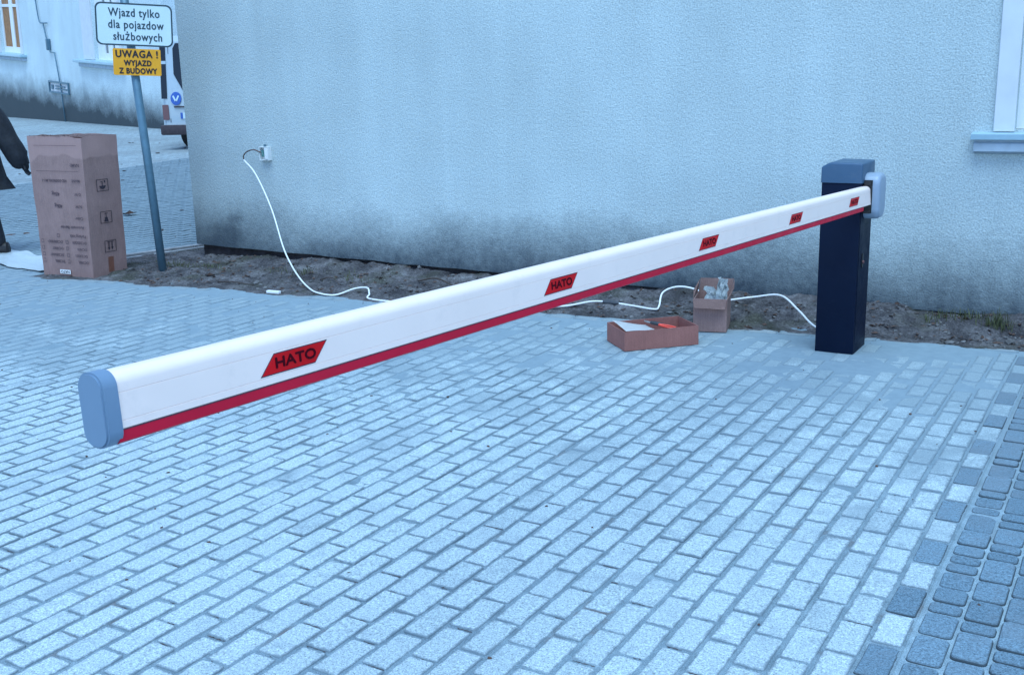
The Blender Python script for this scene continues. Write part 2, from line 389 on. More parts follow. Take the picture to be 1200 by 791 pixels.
def bricks(name, items, mts, bev=.004, depth=.035, rnd=0.0, drop=.006):
    """items: (cx, cy, half_x, half_y, angle, tone, material_index, z) - blocks with worn arrises in one mesh"""
    V, F, T, MI, SM, RM, FP = [], [], [], [], [], [], []
    for cx, cy, hx, hy, an, tone, mi, z in items:
        ca, sa = math.cos(an), math.sin(an)
        def out(hx, hy):
            if rnd: return rrect(-hx, hx, -hy, hy, min(rnd, hx*.6, hy*.6), 3)
            if cy < 5.2 and cx > -6.5 and z < .05:              # near blocks: chipped, uneven arrises
                P = rrect(-hx, hx, -hy, hy, .006, 1); Q = []
                for i in range(len(P)):
                    (ax, ay), (bx_, by_) = P[i], P[(i+1) % len(P)]; L_ = math.hypot(bx_-ax, by_-ay); m_ = max(1, int(L_/.014))
                    for q in range(m_):
                        f = q/m_; Q.append((ax+(bx_-ax)*f, ay+(by_-ay)*f))
                out_ = []
                for a, b in Q:
                    n1 = noise.noise(((cx+a)*60, (cy+b)*60, 1)); n2 = noise.noise(((cx+a)*25, (cy+b)*25, 4)); e = -.0022*abs(n1)*1.6-.003*max(0, n2)+.0012
                    l_ = math.hypot(a/hx, b/hy); out_.append((a*(1+e/hx) if abs(a/hx) > .9 else a, b*(1+e/hy) if abs(b/hy) > .9 else b))
                return out_
            k = .004; j = [random.uniform(-.002, .002) for _ in range(8)]
            return [(hx-k+j[0], -hy+j[1]), (hx+j[2], -hy+k+j[3]), (hx+j[2], hy-k+j[4]), (hx-k+j[0], hy+j[5]),
                    (-hx+k+j[6], hy+j[5]), (-hx+j[7], hy-k+j[4]), (-hx+j[7], -hy+k+j[3]), (-hx+k+j[6], -hy+j[1])]
        o = out(hx, hy); n = len(o); tx, ty = random.gauss(0, .010), random.gauss(0, .010); b0 = len(V)
        for sc, zz in ((bev, 0), (bev*.4, -drop*.35), (0, -drop), (0, -depth)):
            for a, b in o:
                fx, fy = 1-sc/hx, 1-sc/hy; a2, b2 = a*fx, b*fy
                V.append((cx+a2*ca-b2*sa, cy+a2*sa+b2*ca, z+zz+a2*tx+b2*ty)); FP += (a2/hx, b2/hy, 0)
        F.append(tuple(b0+i for i in range(n))); T.append(tone); MI.append(mi); SM.append(False); RM.append(0)
        for l in range(3):
            for i in range(n):
                j = (i+1) % n
                F.append((b0+l*n+i, b0+l*n+n+i, b0+l*n+n+j, b0+l*n+j)); T.append(tone); MI.append(mi); SM.append(l < 2 and bool(rnd)); RM.append((.45, 1, 1)[l])
    me = bpy.data.meshes.new(name); me.from_pydata(V, [], F)
    for m in mts: me.materials.append(m)
    me.polygons.foreach_set('material_index', MI); me.polygons.foreach_set('use_smooth', SM)
    a = me.attributes.new('tone', 'FLOAT', 'FACE'); a.data.foreach_set('value', T)
    a = me.attributes.new('face_pos', 'FLOAT_VECTOR', 'POINT'); a.data.foreach_set('vector', FP)
    a = me.attributes.new('rim', 'FLOAT', 'FACE'); a.data.foreach_set('value', RM)
    o = bpy.data.objects.new(name, me); return link(o)

PX, PY = .1045, .2                                   # course pitch, block pitch
XB = -.600                                           # edge between yard blocks and the chequered border
items = []
for c in range(0, 145):
    xc = XB-PX*(c+.5)
    ph = 3.274 if c % 2 == 0 else 3.372
    k0 = int((1.2-ph)/PY); street = xc < -8.66
    for k in range(k0, 66):
        y0 = ph+k*PY; yc = y0+PY/2
        lim = 14.5 if street else edge_y(xc)-.16
        if yc+.1 > lim or y0 < 1.0: continue
        if xc < -5 and yc < 2.0: continue
        if xc < -9.5 and yc < 4: continue
        tone = min(1, max(0, random.gauss(.5, .15)+.25*fbm(xc*.5, yc*.5, 3)))
        g = random.uniform(-.0007, .0007)
        items.append((xc+random.uniform(-.0015, .0015), yc+random.uniform(-.002, .002), (PX-.0125)/2+g, (PY-.009)/2, random.gauss(0, .005), tone, 3 if street and yc > 6.9 else 0, zg(xc, yc)+random.gauss(0, .0013)))
# border row along the dirt: blocks lying along the edge
ang = math.atan(.102)
x = -8.5
while x < -.62:
    cy = edge_y(x)-.060
    items.append((x, cy, .096, .047, ang+random.gauss(0, .008), random.random(), 2, random.gauss(-.001, .002))); x += .2
# chequered column: light and dark blocks end to end
k = 0
while True:
    y0 = 3.188+(k-8)*.2035
    if y0 > edge_y(XB)-.25: break
    dark = (k % 2 == 0)
    items.append((XB+.049, y0+.1, .0445, .0965, random.gauss(0, .006), random.random(), 1 if dark else 0, random.gauss(0, .0015))); k += 1
struct(bricks('yard_paving', items, [M_LIGHT, M_DARK, M_EDGE, M_OLD]))
# rounded dark pavers on the right
items = []
xs = -.490
col_i = 0
while xs < 1.6:
    wd = .1065; y = 1.6+random.uniform(0, .1)
    if col_i == 0: y = 2.91-.18-.075-.18-.125-.18-.105-.18-.18
    seq = []
    while y < edge_y(xs)-.05:
        l = random.choice((.075, .105, .105, .15, .18, .18)) if not (col_i == 0 and 2.9 < y < 3.9) else {0: .18, 1: .155, 2: .078, 3: .11, 4: .13, 5: .075, 6: .07, 7: .09, 8: .14}[min(8, len(seq))]
        if col_i == 0 and y > 2.9: seq.append(1)
        items.append((xs+wd/2, y+l/2, wd/2-.0036, l/2-.0036, random.gauss(0, .008), random.random(), 0, random.gauss(0, .0022))); y += l
    xs += wd+.001; col_i += 1
struct(bricks('border_paving', items, [M_DARK], bev=.005, rnd=.017, drop=.009))

# sand and dust in the joints; drifts over the blocks in places (thicker towards the dirt strip)
def zsand(x, y):
    a = fbm(x*1.1, y*1.1, 1, 5)
    z = -.0050+.0024*a+.0018*fbm(x*9, y*9, 5, 3)-.0045*sstep(-.95, -.62, x)*sstep(4.6, 5.2, y)
    z += .0050*sstep(4.2, 6.0, y+.35*a+.9*sstep(-3, -6.5, x))
    d = math.hypot((x+1.4)/.9, (y-6.1)/.45); z += .0035*max(0, 1-d)
    return z
xs_ = [-10.7+.03*i for i in range(int(10.17/.03)+2)]; ys_ = [1.0+.03*i for i in range(int(5.9/.03))]
ys_ = [y for y in ys_]
struct(grid('joint_sand', xs_, ys_, lambda x, y: min(zsand(x, y), -.0012+.003*max(0, 1-math.hypot((x+1.4)/1.0, (y-6.15)/.5))) if y < edge_y(x)+.15 else -.02, M_SAND))
struct(grid('border_sand', [-.507+.03*i for i in range(72)], ys_, lambda x, y: -.0072+.0012*fbm(x*8, y*8, 2, 3)+.002*sstep(5.6, 6.6, y), M_SANDL))
# dirt strip along the foot of the wall
def zdirt(x, y):
    e = y-edge_y(x)+.09*fbm(x*1.9, 3.3, 11, 3)+.045*fbm(x*9, y*9, 13, 3); t = sstep(-.02, .25, e)
    a = fbm(x*2.3, y*2.3, 7, 5); b = fbm(x*11, y*11, 9, 4)
    base = .004+t*(.012+.030*a+.018*b)+.045*sstep(-4.5, -1.5, x)*sstep(.1, .5, e)
    base += .05*math.exp(-((x+7.1)/.7)**2-((y-7.25)/.2)**2)
    base -= .02*math.exp(-((x+5.5)/1.2)**2-((y-7.3)/.25)**2)
    base += max(0, .10-.012*max(0, x+5))*sstep(-7.7, -6.0, x)*sstep(6.8, 7.25, y)*(1+.5*a)*.75
    if x < -8.1: base *= sstep(-8.62, -8.3, x+.05)
    return base+.002*b-(.03*sstep(.0, -.12, e))
xs_ = [-8.62+.02*i for i in range(int(10.6/.02))]; ys_ = [5.86+.02*i for i in range(int(1.74/.02))]
struct(grid('dirt_strip', xs_, ys_, zdirt, M_DIRT))
ys2 = [7.58+.03*i for i in range(20)]; xs2 = [-8.55+.03*i for i in range(20)]
struct(grid('dirt_corner', xs2, ys2, lambda x, y: .012+.02*fbm(x*4, y*4, 3), M_DIRT))

# loose rubble, crumbs and litter nobody could count
def scatter(name, n, pos, size, mt, flat=.6):
    V, F = [], []
    base = bmesh.new(); bmesh.ops.create_icosphere(base, subdivisions=1, radius=1); bv = [v.co.copy() for v in base.verts]; bf = [[v.index for v in f.verts] for f in base.faces]; base.free()
    for _ in range(n):
        x, y, z = pos(); s = size(); q = Matrix.Rotation(random.uniform(0, 6.28), 3, 'Z') @ Matrix.Rotation(random.uniform(-.4, .4), 3, 'X'); b0 = len(V)
        sx, sy, sz = s*random.uniform(.7, 1.4), s*random.uniform(.6, 1.1), s*flat*random.uniform(.6, 1.2)
        for v in bv:
            u = v*random.uniform(.75, 1.15); u = q @ Vector((u.x*sx, u.y*sy, u.z*sz)); V.append((x+u.x, y+u.y, z+u.z+sz*.3))
        F += [tuple(b0+i for i in f) for f in bf]
    me = bpy.data.meshes.new(name); me.from_pydata(V, [], F); me.materials.append(mt)
    o = bpy.data.objects.new(name, me); link(o); return o
def on_dirt():
    while True:
        x = random.uniform(-8.5, .8); y = random.uniform(edge_y(x)-.03, 7.3)
        if fbm(x*3, y*3, 4) > random.uniform(-.5, .5): return x, y, zdirt(x, y)
tag(scatter('rubble', 1100, on_dirt, lambda: min(.035, .004+random.expovariate(1/.006)), M_STONE), 'small stones and crumbs of rubble strewn over the dirt strip along the wall', 'rubble', kind='stuff')
def on_yard():
    x = random.uniform(-9, 1); y = random.uniform(2.2, edge_y(x)); return x, y, 0.0
tag(scatter('grit', 420, on_yard, lambda: random.choice((.0018, .003, .004, .007))*random.uniform(.7, 1.2), M_LEAF), 'dark crumbs of grit scattered over the grey paving', 'grit', kind='stuff')
def on_street():
    x = random.uniform(-20, -8.8); y = random.uniform(7, 17); return x, y, zg(x, y)
tag(scatter('street_litter', 160, on_street, lambda: random.uniform(.008, .05), M_LEAF, .15), 'dead leaves and litter flecks lying on the street behind the box', 'litter', kind='stuff')
bm = bmesh.new()
for c in range(0, 62):
    ph = 3.274 if c % 2 == 0 else 3.372
    for k in range(-9, 8):
        y = ph+k*PY; x = XB-PX*(c+.5)
        if y < 1.9 or y > 4.6 or random.random() > .62-.12*(y-2)+.35*fbm(x, y, 12, 3): continue
        a0, a1 = sorted((random.uniform(-.047, .02), random.uniform(-.02, .047)))
        m_ = max(2, int((a1-a0)/.006)); up_, lo_ = [], []
        for i in range(m_+1):
            xx_ = x+a0+(a1-a0)*i/m_; w_ = random.uniform(.0005, .0026)*(.3 if random.random() < .3 else 1); yo = random.gauss(0, .0008)
            up_.append(bm.verts.new((xx_, y+yo+w_, -.0018))); lo_.append(bm.verts.new((xx_, y+yo-w_, -.0022)))
        for i in range(m_): bm.faces.new((lo_[i], lo_[i+1], up_[i+1], up_[i]))
tag(obj('joint_debris', bm, M_DEBRIS), 'brown crumbs of dead moss and dirt caught in the cross joints of the near paving', 'debris', kind='stuff')
# leaf litter
def leafbed():
    bm = bmesh.new()
    for _ in range(900):
        x, y, z = on_dirt(); s = random.uniform(.008, .028); a = random.uniform(0, 6.28)
        q = Matrix.Translation((x, y, z+.006)) @ Matrix.Rotation(a, 4, 'Z') @ Matrix.Rotation(random.gauss(0, .5), 4, 'X')
        p = [(-s, 0, 0), (-.2*s, -.45*s, .15*s), (s, 0, .1*s), (.1*s, .5*s, .25*s)]
        bm.faces.new([bm.verts.new(q @ Vector(c)) for c in p])
    return obj('leaf_litter', bm, M_LEAF)
tag(leafbed(), 'brown dead leaf litter lying on the dirt strip', 'leaf litter', kind='stuff')
def grass(bm, x, y, n, hgt, spread):
    for _ in range(n):
        px, py = x+random.gauss(0, spread), y+random.gauss(0, spread*.5); a = random.uniform(0, 6.28); l = hgt*random.uniform(.5, 1.2); wv = .0022
        d = Vector((math.cos(a), math.sin(a), 0))*random.uniform(.2, .9)*l; s = Vector((-math.sin(a), math.cos(a), 0))*wv; z = zdirt(px, py)-.005
        b = Vector((px, py, z)); m = b+d*.4+Vector((0, 0, l*.7)); t = b+d+Vector((0, 0, l*.85))
        v = [bm.verts.new(c) for c in (b-s, b+s, m+s*.7, m-s*.7, t)]
        bm.faces.new(v[:4]); bm.faces.new((v[3], v[2], v[4]))
bm = bmesh.new()
for x, y, n, hh in ((-1.12, 7.12, 60, .07), (-.78, 7.1, 110, .1), (-.95, 7.2, 50, .08), (-1.75, 7.22, 40, .09), (-7.7, 6.85, 160, .045), (-7.3, 6.9, 120, .04), (-6.3, 6.95, 110, .05), (-5.7, 6.9, 70, .05), (-.3, 7.1, 60, .08)):
    grass(bm, x, y, n, hh, .11 if x < -3 else .05)
tag(obj('grass', bm, M_GRASS), 'sparse dry grass and weeds sprouting from the dirt at the wall foot', 'grass', kind='stuff')
def twig(pts, r, label):
    bm = bmesh.new(); P = catmull([(x, y, zdirt(x, y)+dz) for x, y, dz in pts], 5); tube(bm, P, lambda t: r*(1-.6*t), 6)
    return tag(obj('twig', bm, M_TWIG, smooth='all'), label, 'twig')
twig([(-5.05, 6.95, .02), (-4.85, 6.93, .05), (-4.6, 6.85, .03), (-4.4, 6.88, .02)], .008, 'long dark crooked twig on the dirt under the middle of the boom')
twig([(-6.0, 6.86, .012), (-5.85, 6.83, .03), (-5.7, 6.75, .01)], .006, 'short dark twig on the dirt right of the hanging white cable')
twig([(-6.75, 6.42, .01), (-6.55, 6.4, .02), (-6.35, 6.43, .01)], .006, 'thin dark twig at the dirt edge left of the white offcut')
def leaf(x, y, s, label):
    bm = bmesh.new()
    P = [(-s, 0, .0), (-.4*s, -.5*s, .25*s), (.3*s, -.35*s, .1*s), (s, .1*s, .35*s), (.3*s, .5*s, .15*s), (-.4*s, .4*s, .4*s)]
    c = bm.verts.new((x, y, zg(x, y)+.02)); v = [bm.verts.new((x+a, y+b, zg(x, y)+.008+d)) for a, b, d in P]
    for i in range(6): bm.faces.new((c, v[i], v[(i+1) % 6]))
    bmesh.ops.solidify(bm, geom=bm.faces[:], thickness=.002)
    return tag(obj('dead_leaf', bm, M_LEAF), label, 'leaf', 'large dead leaves')
leaf(-11.0, 9.1, .12, 'big curled dark leaf on the street just right of the tall box')
leaf(-7.05, 6.62, .06, 'curled brown leaf on the dirt between sign post and cable')
leaf(-6.7, 6.7, .05, 'small brown leaf on the dirt nearest the hanging cable')
leaf(-7.35, 6.35, .05, 'brown leaf at the dirt edge in front of the sign post')

# kerbs
bm = bmesh.new()
for a, b in (((-8.735, 6.55), (-8.47, 7.72)), ((-8.47, 7.72), (-8.2, 8.9))):
    A, B = Vector((*a, 0)), Vector((*b, 0)); d = (B-A).normalized(); s = Vector((d.y, -d.x, 0))
    for o0, o1, z in ((0, .075, .045), (.115, .165, .03)):
        q = [A+s*o0+d*.003, A+s*o1+d*.003, B+s*o1-d*.003, B+s*o0-d*.003]
        lo = [bm.verts.new(v-Vector((0, 0, .08))) for v in q]; hi = [bm.verts.new(v+Vector((0, 0, z))) for v in q]
        bm.faces.new(hi); bm.faces.new(lo[::-1])
        for i in range(4): bm.faces.new((lo[i], lo[(i+1) % 4], hi[(i+1) % 4], hi[i]))
bmesh.ops.recalc_face_normals(bm, faces=bm.faces[:])
struct(obj('kerb', bm, M_KERB))
bm = bmesh.new(); xx = -3.62
while xx < 1.4:
    L = .98; A = Vector((xx, edge_y(xx)+.005, 0)); q = Matrix.Translation(A) @ Matrix.Rotation(ang+random.gauss(0, .006), 4, 'Z')
    vs = box(bm, 0, L, 0, .026, -.08, .026+random.uniform(-.006, .006), .004, 0, 1)
    n0 = [v for v in bm.verts if v.tag is False]; bmesh.ops.transform(bm, matrix=q, verts=n0)
    for v in bm.verts: v.tag = True
    xx += 1.0
struct(obj('paving_edging', bm, M_EDGING))

# ------------------------------------------------------------------ walls with openings
def wall_bm(x0, x1, z0, z1, ops, depth, y=0, zbot=None):
    """front face at y with recessed openings (ox0, ox1, oz0, oz1); back box behind"""
    bm = bmesh.new()
    xs = sorted({x0, x1, *[o[0] for o in ops], *[o[1] for o in ops]}); zs = sorted({z0, z1, *[o[2] for o in ops], *[o[3] for o in ops]})
    def v(a, b, c): return bm.verts.new((a, b, c))
    for i in range(len(xs)-1):
        for j in range(len(zs)-1):
            mx, mz = (xs[i]+xs[i+1])/2, (zs[j]+zs[j+1])/2
            if any(o[0] < mx < o[1] and o[2] < mz < o[3] for o in ops): continue
            za, zb = zs[j], zs[j]
            if j == 0 and zbot: za, zb = zbot(xs[i]), zbot(xs[i+1])
            bm.faces.new((v(xs[i], y, za), v(xs[i+1], y, zb), v(xs[i+1], y, zs[j+1]), v(xs[i], y, zs[j+1])))
    for a, b, c, d in ops:
        for p in (((a, c), (a, d)), ((b, d), (b, c)), ((a, d), (b, d)), ((b, c), (a, c))):
            (ax, az), (bx, bz) = p
            bm.faces.new((v(ax, y, az), v(ax, y+depth, az), v(bx, y+depth, bz), v(bx, y, bz)))
    bmesh.ops.remove_doubles(bm, verts=bm.verts[:], dist=1e-5)
    return bm

# main building: rough-cast wall along the dirt strip
YW = 7.32; XL = -7.93
bld = thing('rendered_building', 'long pale rough rendered building wall behind the barrier with a stained foot', 'building', (XL, YW, 0))
def zb(x):   # lower edge of the render, ragged
    X = x+XL; t = (X+7.93)/7.3
    return .141-.06*min(1, t*1.5)+.012*noise.noise((X*3, 1, 0))
bm = bmesh.new()
W1, W2, Z1, Z2 = -.785-XL, .45-XL, 1.245, 2.95        # window opening
n = 60
top = 7.0
def vv(a, b, c): return bm.verts.new((a, b, c))
xs = sorted([i*(W1)/n for i in range(n+1)]+[W1+i*(W2-W1)/8 for i in range(1, 9)]+[W2+i*1.0 for i in range(1, 8)])
for i in range(len(xs)-1):
    a, b = xs[i], xs[i+1]
    za, zc = zb(a), zb(b)
    bm.faces.new((vv(a, 0, za), vv(b, 0, zc), vv(b, 0, Z1), vv(a, 0, Z1)))
    bm.faces.new((vv(a, 0, za), vv(a, .05, za), vv(b, .05, zc), vv(b, 0, zc)))        # underside lip of the render
    if not (W1-1e-6 <= a < W2-1e-6): bm.faces.new((vv(a, 0, Z1), vv(b, 0, Z1), vv(b, 0, Z2), vv(a, 0, Z2)))
    bm.faces.new((vv(a, 0, Z2), vv(b, 0, Z2), vv(b, 0, top), vv(a, 0, top)))
for p in (((W1, Z1), (W1, Z2)), ((W2, Z2), (W2, Z1)), ((W1, Z2), (W2, Z2)), ((W2, Z1), (W1, Z1))):
    (ax, az), (bx, bz) = p; bm.faces.new((vv(ax, 0, az), vv(ax, .14, az), vv(bx, .14, bz), vv(bx, 0, bz)))
xe = xs[-1]
bm.faces.new((vv(0, 0, .141), vv(0, 0, top), vv(0, 12, top), vv(0, 12, .141)))
bm.faces.new((vv(xe, 0, 0), vv(xe, 12, 0), vv(xe, 12, top), vv(xe, 0, top)))
bm.faces.new((vv(0, 0, top), vv(xe, 0, top), vv(xe, 12, top), vv(0, 12, top)))
bm.faces.new((vv(0, 12, -.1), vv(0, 12, top), vv(xe, 12, top), vv(xe, 12, -.1)))
bmesh.ops.remove_doubles(bm, verts=bm.verts[:], dist=1e-5)
obj('wall', bm, M_WALL, bld)
bm = bmesh.new(); box(bm, .045, xe-.02, .045, 11.9, -.15, .2); obj('plinth', bm, M_PLINTH, bld)
win = bpy.data.objects.new('window', None); link(win, bld); win.location = (0, 0, 0)
bm = bmesh.new()
box(bm, -.905-XL, W1-.001, -.022, .01, Z1-.01, Z2+.12, .004); box(bm, W2+.001, W2+.12, -.022, .01, Z1-.01, Z2+.12, .004); box(bm, W1, W2, -.022, .01, Z2, Z2+.12, .004)
obj('surround', bm, M_SMOOTH, win)
bm = bmesh.new(); pr = [(-.085, 1.190), (-.088, 1.222), (.10, 1.244), (.10, 1.205)]
prism(bm, pr, -1.022-XL, W2+.24, 'x'); obj('sill', bm, M_SILL, win)
bm = bmesh.new(); prism(bm, [(0.005, 1.205), (-.045, 1.205), (-.045, 1.175), (-.062, 1.165), (-.062, 1.118), (-.03, 1.105), (.005, 1.098)], -1.005-XL, W2+.22, 'x'); obj('sill_moulding', bm, M_SILLMASON, win)
bm = bmesh.new(); box(bm, W1, W1+.07, .07, .12, Z1+.003, Z2); box(bm, W2-.07, W2, .07, .12, Z1+.003, Z2); box(bm, W1+.07, W2-.07, .07, .12, Z1+.003, Z1+.07); box(bm, W1+.07, W2-.07, .07, .12, Z2-.07, Z2); box(bm, (W1+W2)/2-.04, (W1+W2)/2+.04, .071, .119, Z1+.07, Z2-.07)
obj('frame', bm, M_FRAME, win)
bm = bmesh.new(); box(bm, W1+.05, W2-.05, .10, .108, Z1+.05, Z2-.05); obj('glass', bm, M_GLASS, win)

# building across the street
TH = .06; E = Vector((.951, -.310, 0)); NN = Vector((.310, .951, 0))
EX = E*math.cos(TH)-Vector((0, 0, math.sin(TH))); EZ = E*math.sin(TH)+Vector((0, 0, math.cos(TH)))
B1 = Vector((-22.486, 19.882, .557))
bk = thing('street_building', 'pale rendered building across the street with two visible windows and a blackened foot', 'building')
bk.matrix_world = Matrix((EX, NN, EZ)).transposed().to_4x4(); bk.location = B1
def uw(u, z): z -= .557; return u*math.cos(TH)-z*math.sin(TH), u*math.sin(TH)+z*math.cos(TH)
OPS = [(-12.35, -10.28, 1.60, 4.3), (-4.05, -2.2, 1.62, 4.3)]
bm = wall_bm(-26, .55, -1.6, 9, OPS, .2)
bm.faces.new([bm.verts.new(c) for c in ((.55, 0, -1.6), (.55, 10, -1.6), (.55, 10, 9), (.55, 0, 9))])
bm.faces.new([bm.verts.new(c) for c in ((-26, 0, 9), (.55, 0, 9), (.55, 10, 9), (-26, 10, 9))])
obj('wall', bm, M_BACKWALL, bk)
for i, (a, b, c, d) in enumerate(OPS):
    wn = bpy.data.objects.new('window', None); link(wn, bk)
    bm = bmesh.new(); s0 = .75 if i else .16
    box(bm, a-s0, a-.003, -.05, .02, c-.02, d+.3, .01); obj('surround', bm, M_SMOOTH, wn); bm = bmesh.new(); box(bm, b+.003, b+.16, -.05, .02, c-.02, d+.3, .01)
    obj('surround', bm, M_SMOOTH, wn)
    bm = bmesh.new(); box(bm, a-(1.2 if i else .3), b+(.42 if not i else .3), -.22, .05, c-.12, c-.03, .02); obj('sill', bm, M_SILL, wn)
    bm = bmesh.new(); box(bm, a-(1.0 if i else .2), b+(.38 if not i else .2), -.13, .03, c-.23, c-.122, .02); obj('sill_moulding', bm, M_SILLMASON, wn)
    bm = bmesh.new(); f = .12; mid = (a+b)/2; fr = .3 if i == 0 else .6
    box(bm, a, a+(.55 if i else f), .1, .16, c, d); box(bm, b-fr+.0, b, .1, .16, c, d); box(bm, a, b, .102, .158, c, c+.18); box(bm, a, b, .102, .158, d-.1, d)
    box(bm, mid-.16, mid+.16, .101, .159, c, d)
    z = c+1.45
    while z < d-.3: box(bm, a, b, .103, .157, z, z+.09); z += 1.4
    obj('frame', bm, M_FRAME, wn)
    bm = bmesh.new(); box(bm, a+.05, b-.05, .13, .14, c+.05, d-.05); obj('glass', bm, M_CURTAIN if i == 0 else M_GLASSG, wn)
bm = bmesh.new()
P = [uw(-8.18, 4.6), uw(-8.15, 4.1), uw(-8.05, 3.66), uw(-7.75, 3.6), uw(-7.4, 3.58)]
tube(bm, catmull([(u, -.05, z) for u, z in P], 4), .018, 6)
P = [uw(-7.75, 3.6), uw(-7.62, 3.2), uw(-7.4, 2.72), uw(-7.05, 2.70), uw(-6.95, 2.2), uw(-6.84, 1.56), uw(-6.8, .6)]
tube(bm, [(u, -.05, z) for u, z in P], .02, 6)
u, z = uw(-7.47, 2.95); box(bm, u-.06, u+.06, -.12, -.005, z-.17, z+.17, .02)
obj('wall_cable', bm, M_POLE, bk)
fs = bpy.data.objects.new('sign_frame', None); link(fs, bk)
bm = bmesh.new(); u0, z0 = uw(-7.9, 1.29); u1, z1 = uw(-6.2, 1.54)
z0, z1 = .50, .86
for a in ((u0, u1, z0, z0+.05), (u0, u1, z1-.05, z1), (u0, u0+.05, z0+.05, z1-.05), (u1-.05, u1, z0+.05, z1-.05)): box(bm, a[0], a[1], -.07, -.02, a[2], a[3])
box(bm, u0+.2, u0+.34, -.06, -.022, z0+.11, z0+.24); box(bm, u0+.55, u1-.2, -.06, -.022, z0+.12, z0+.16); box(bm, u0+.55, u1-.35, -.06, -.022, z0+.2, z0+.235)
obj('frame', bm, M_POLE, fs)
bm = bmesh.new(); box(bm, u0+.02, u1-.02, -.02, .002, z0+.02, z1-.02); obj('panel', bm, M_SMOOTH, fs)

# ------------------------------------------------------------------ barrier
bar = thing('barrier_gate', 'parking barrier with dark navy cabinet and a long white boom edged in red', 'barrier', (-1.555, 6.42, 0))
O = Vector((-1.555, 6.42, 0))
bm = bmesh.new(); box(bm, -.112, .112, -.148, .148, -.02, 1.012, .006)
obj('cabinet', bm, M_CAB, bar, smooth=True)
cabo = bar.children[-1]
bm = bmesh.new(); box(bm, .1125, .1145, -.13, .13, .06, .985, .0008, 0, 1); obj('door', bm, M_CAB, cabo)
bm = bmesh.new()                                     # hood with a chamfered left shoulder
fs_ = prism(bm, [(-.117, 1.0), (.117, 1.0), (.117, 1.112), (-.068, 1.116), (-.117, 1.088)], -.153, .153, 'y')
bmesh.ops.bevel(bm, geom=[e for e in bm.edges if all(v.co.z > 1.03 for v in e.verts) or abs(e.verts[0].co.z-e.verts[1].co.z) > .05], offset=.013, segments=3, affect='EDGES', profile=.6)
obj('hood', bm, M_HOOD, bar, smooth=True)
lk = bpy.data.objects.new('lock', None); link(lk, bar); lk.location = (.1145, -.05, .545)
bm = bmesh.new(); prism(bm, rrect(-.014, .014, -.042, .042, .012), -.001, .006, 'x'); obj('lock_plate', bm, M_BLACK, lk)
bm = bmesh.new(); bmesh.ops.create_cone(bm, cap_ends=True, segments=16, radius1=.011, radius2=.009, depth=.008, matrix=Matrix.Translation((.009, 0, -.008)) @ Matrix.Rotation(R(90), 4, 'Y'))
obj('lock_cylinder', bm, M_LOCK, lk, smooth=True)
# boom: profile in (t across, z up); far end at the cabinet
A = Vector((-1.582, 1.250, 1.129))-O; Bv = Vector((-1.403, 6.335, .980))-O     # upper outer edge, near and far
d = (Bv-A); L = d.length; dy = d.normalized(); dx = Vector((dy.y, -dy.x, 0)).normalized(); dz = dx.cross(dy).normalized()
if dz.z < 0: dz = -dz
boom = bpy.data.objects.new('boom', None); link(boom, bar)
boom.matrix_local = Matrix.Translation(A) @ Matrix((dx, dy, dz)).transposed().to_4x4() @ Matrix.Rotation(R(-4.5), 4, 'Y')
TW = .063
def stadium(x0, x1, z0, z1, rt, rb, nn=7):
    p = []
    for cx, cz, a, r in ((x1-rt, z1-rt, 0, rt), (x0+rt, z1-rt, 90, rt), (x0+rb, z0+rb, 180, rb), (x1-rb, z0+rb, 270, rb)):
        for i in range(nn+1): t = R(a+90*i/nn); p.append((cx+r*math.cos(t), cz+r*math.sin(t)))
    return p
ZT = .003
def boom_profile():
    p = []; x0, x1 = -TW, 0; r = .0245; z1 = ZT; zb_ = -.104
    arc = [(x1-r+r*math.cos(R(t)), z1-r+r*math.sin(R(t))) for t in range(0, 91, 9)]
    arc2 = [(x0+r+r*math.cos(R(t)), z1-r+r*math.sin(R(t))) for t in range(90, 181, 9)]
    def groove(z, sx): return [(sx, z-.0009), (sx-.0012*(1 if sx == 0 else -1), z), (sx, z+.0009)]
    right = [(x1-.002, zb_), (x1, zb_+.002)]+groove(-.088, 0)+groove(-.036, 0)
    left = groove(-.036, x0)[::-1]+groove(-.088, x0)[::-1]+[(x0, zb_+.002), (x0+.002, zb_)]
    return right+arc+arc2+left
bm = bmesh.new(); prism(bm, boom_profile(), -.018, L, 'y'); o = obj('boom_tube', bm, M_BOOM, boom, smooth=True)
bm = bmesh.new(); prism(bm, [(-TW+.006, -.1040), (-.0006, -.1040), (-.0004, -.107), (-.0015, -.126), (-.008, -.130), (-TW+.012, -.130), (-TW+.006, -.126)], -.018, L-.16, 'y')
obj('rubber_strip', bm, M_RED, boom, smooth=True)
bm = bmesh.new(); box(bm, -.003, .0003, -.011, L-.165, -.1052, -.1039); obj('seam', bm, M_DARKLINE, boom)
bm = bmesh.new(); prism(bm, stadium(-TW-.004, .004, -.134, ZT+.004, .0305, .0305), -.046, -.012, 'y')
bmesh.ops.bevel(bm, geom=[e for e in bm.edges if abs(e.verts[0].co.y+.046) < 1e-4 and abs(e.verts[1].co.y+.046) < 1e-4], offset=.004, segments=2, affect='EDGES')
obj('end_cap', bm, M_CAP, boom, smooth=True)
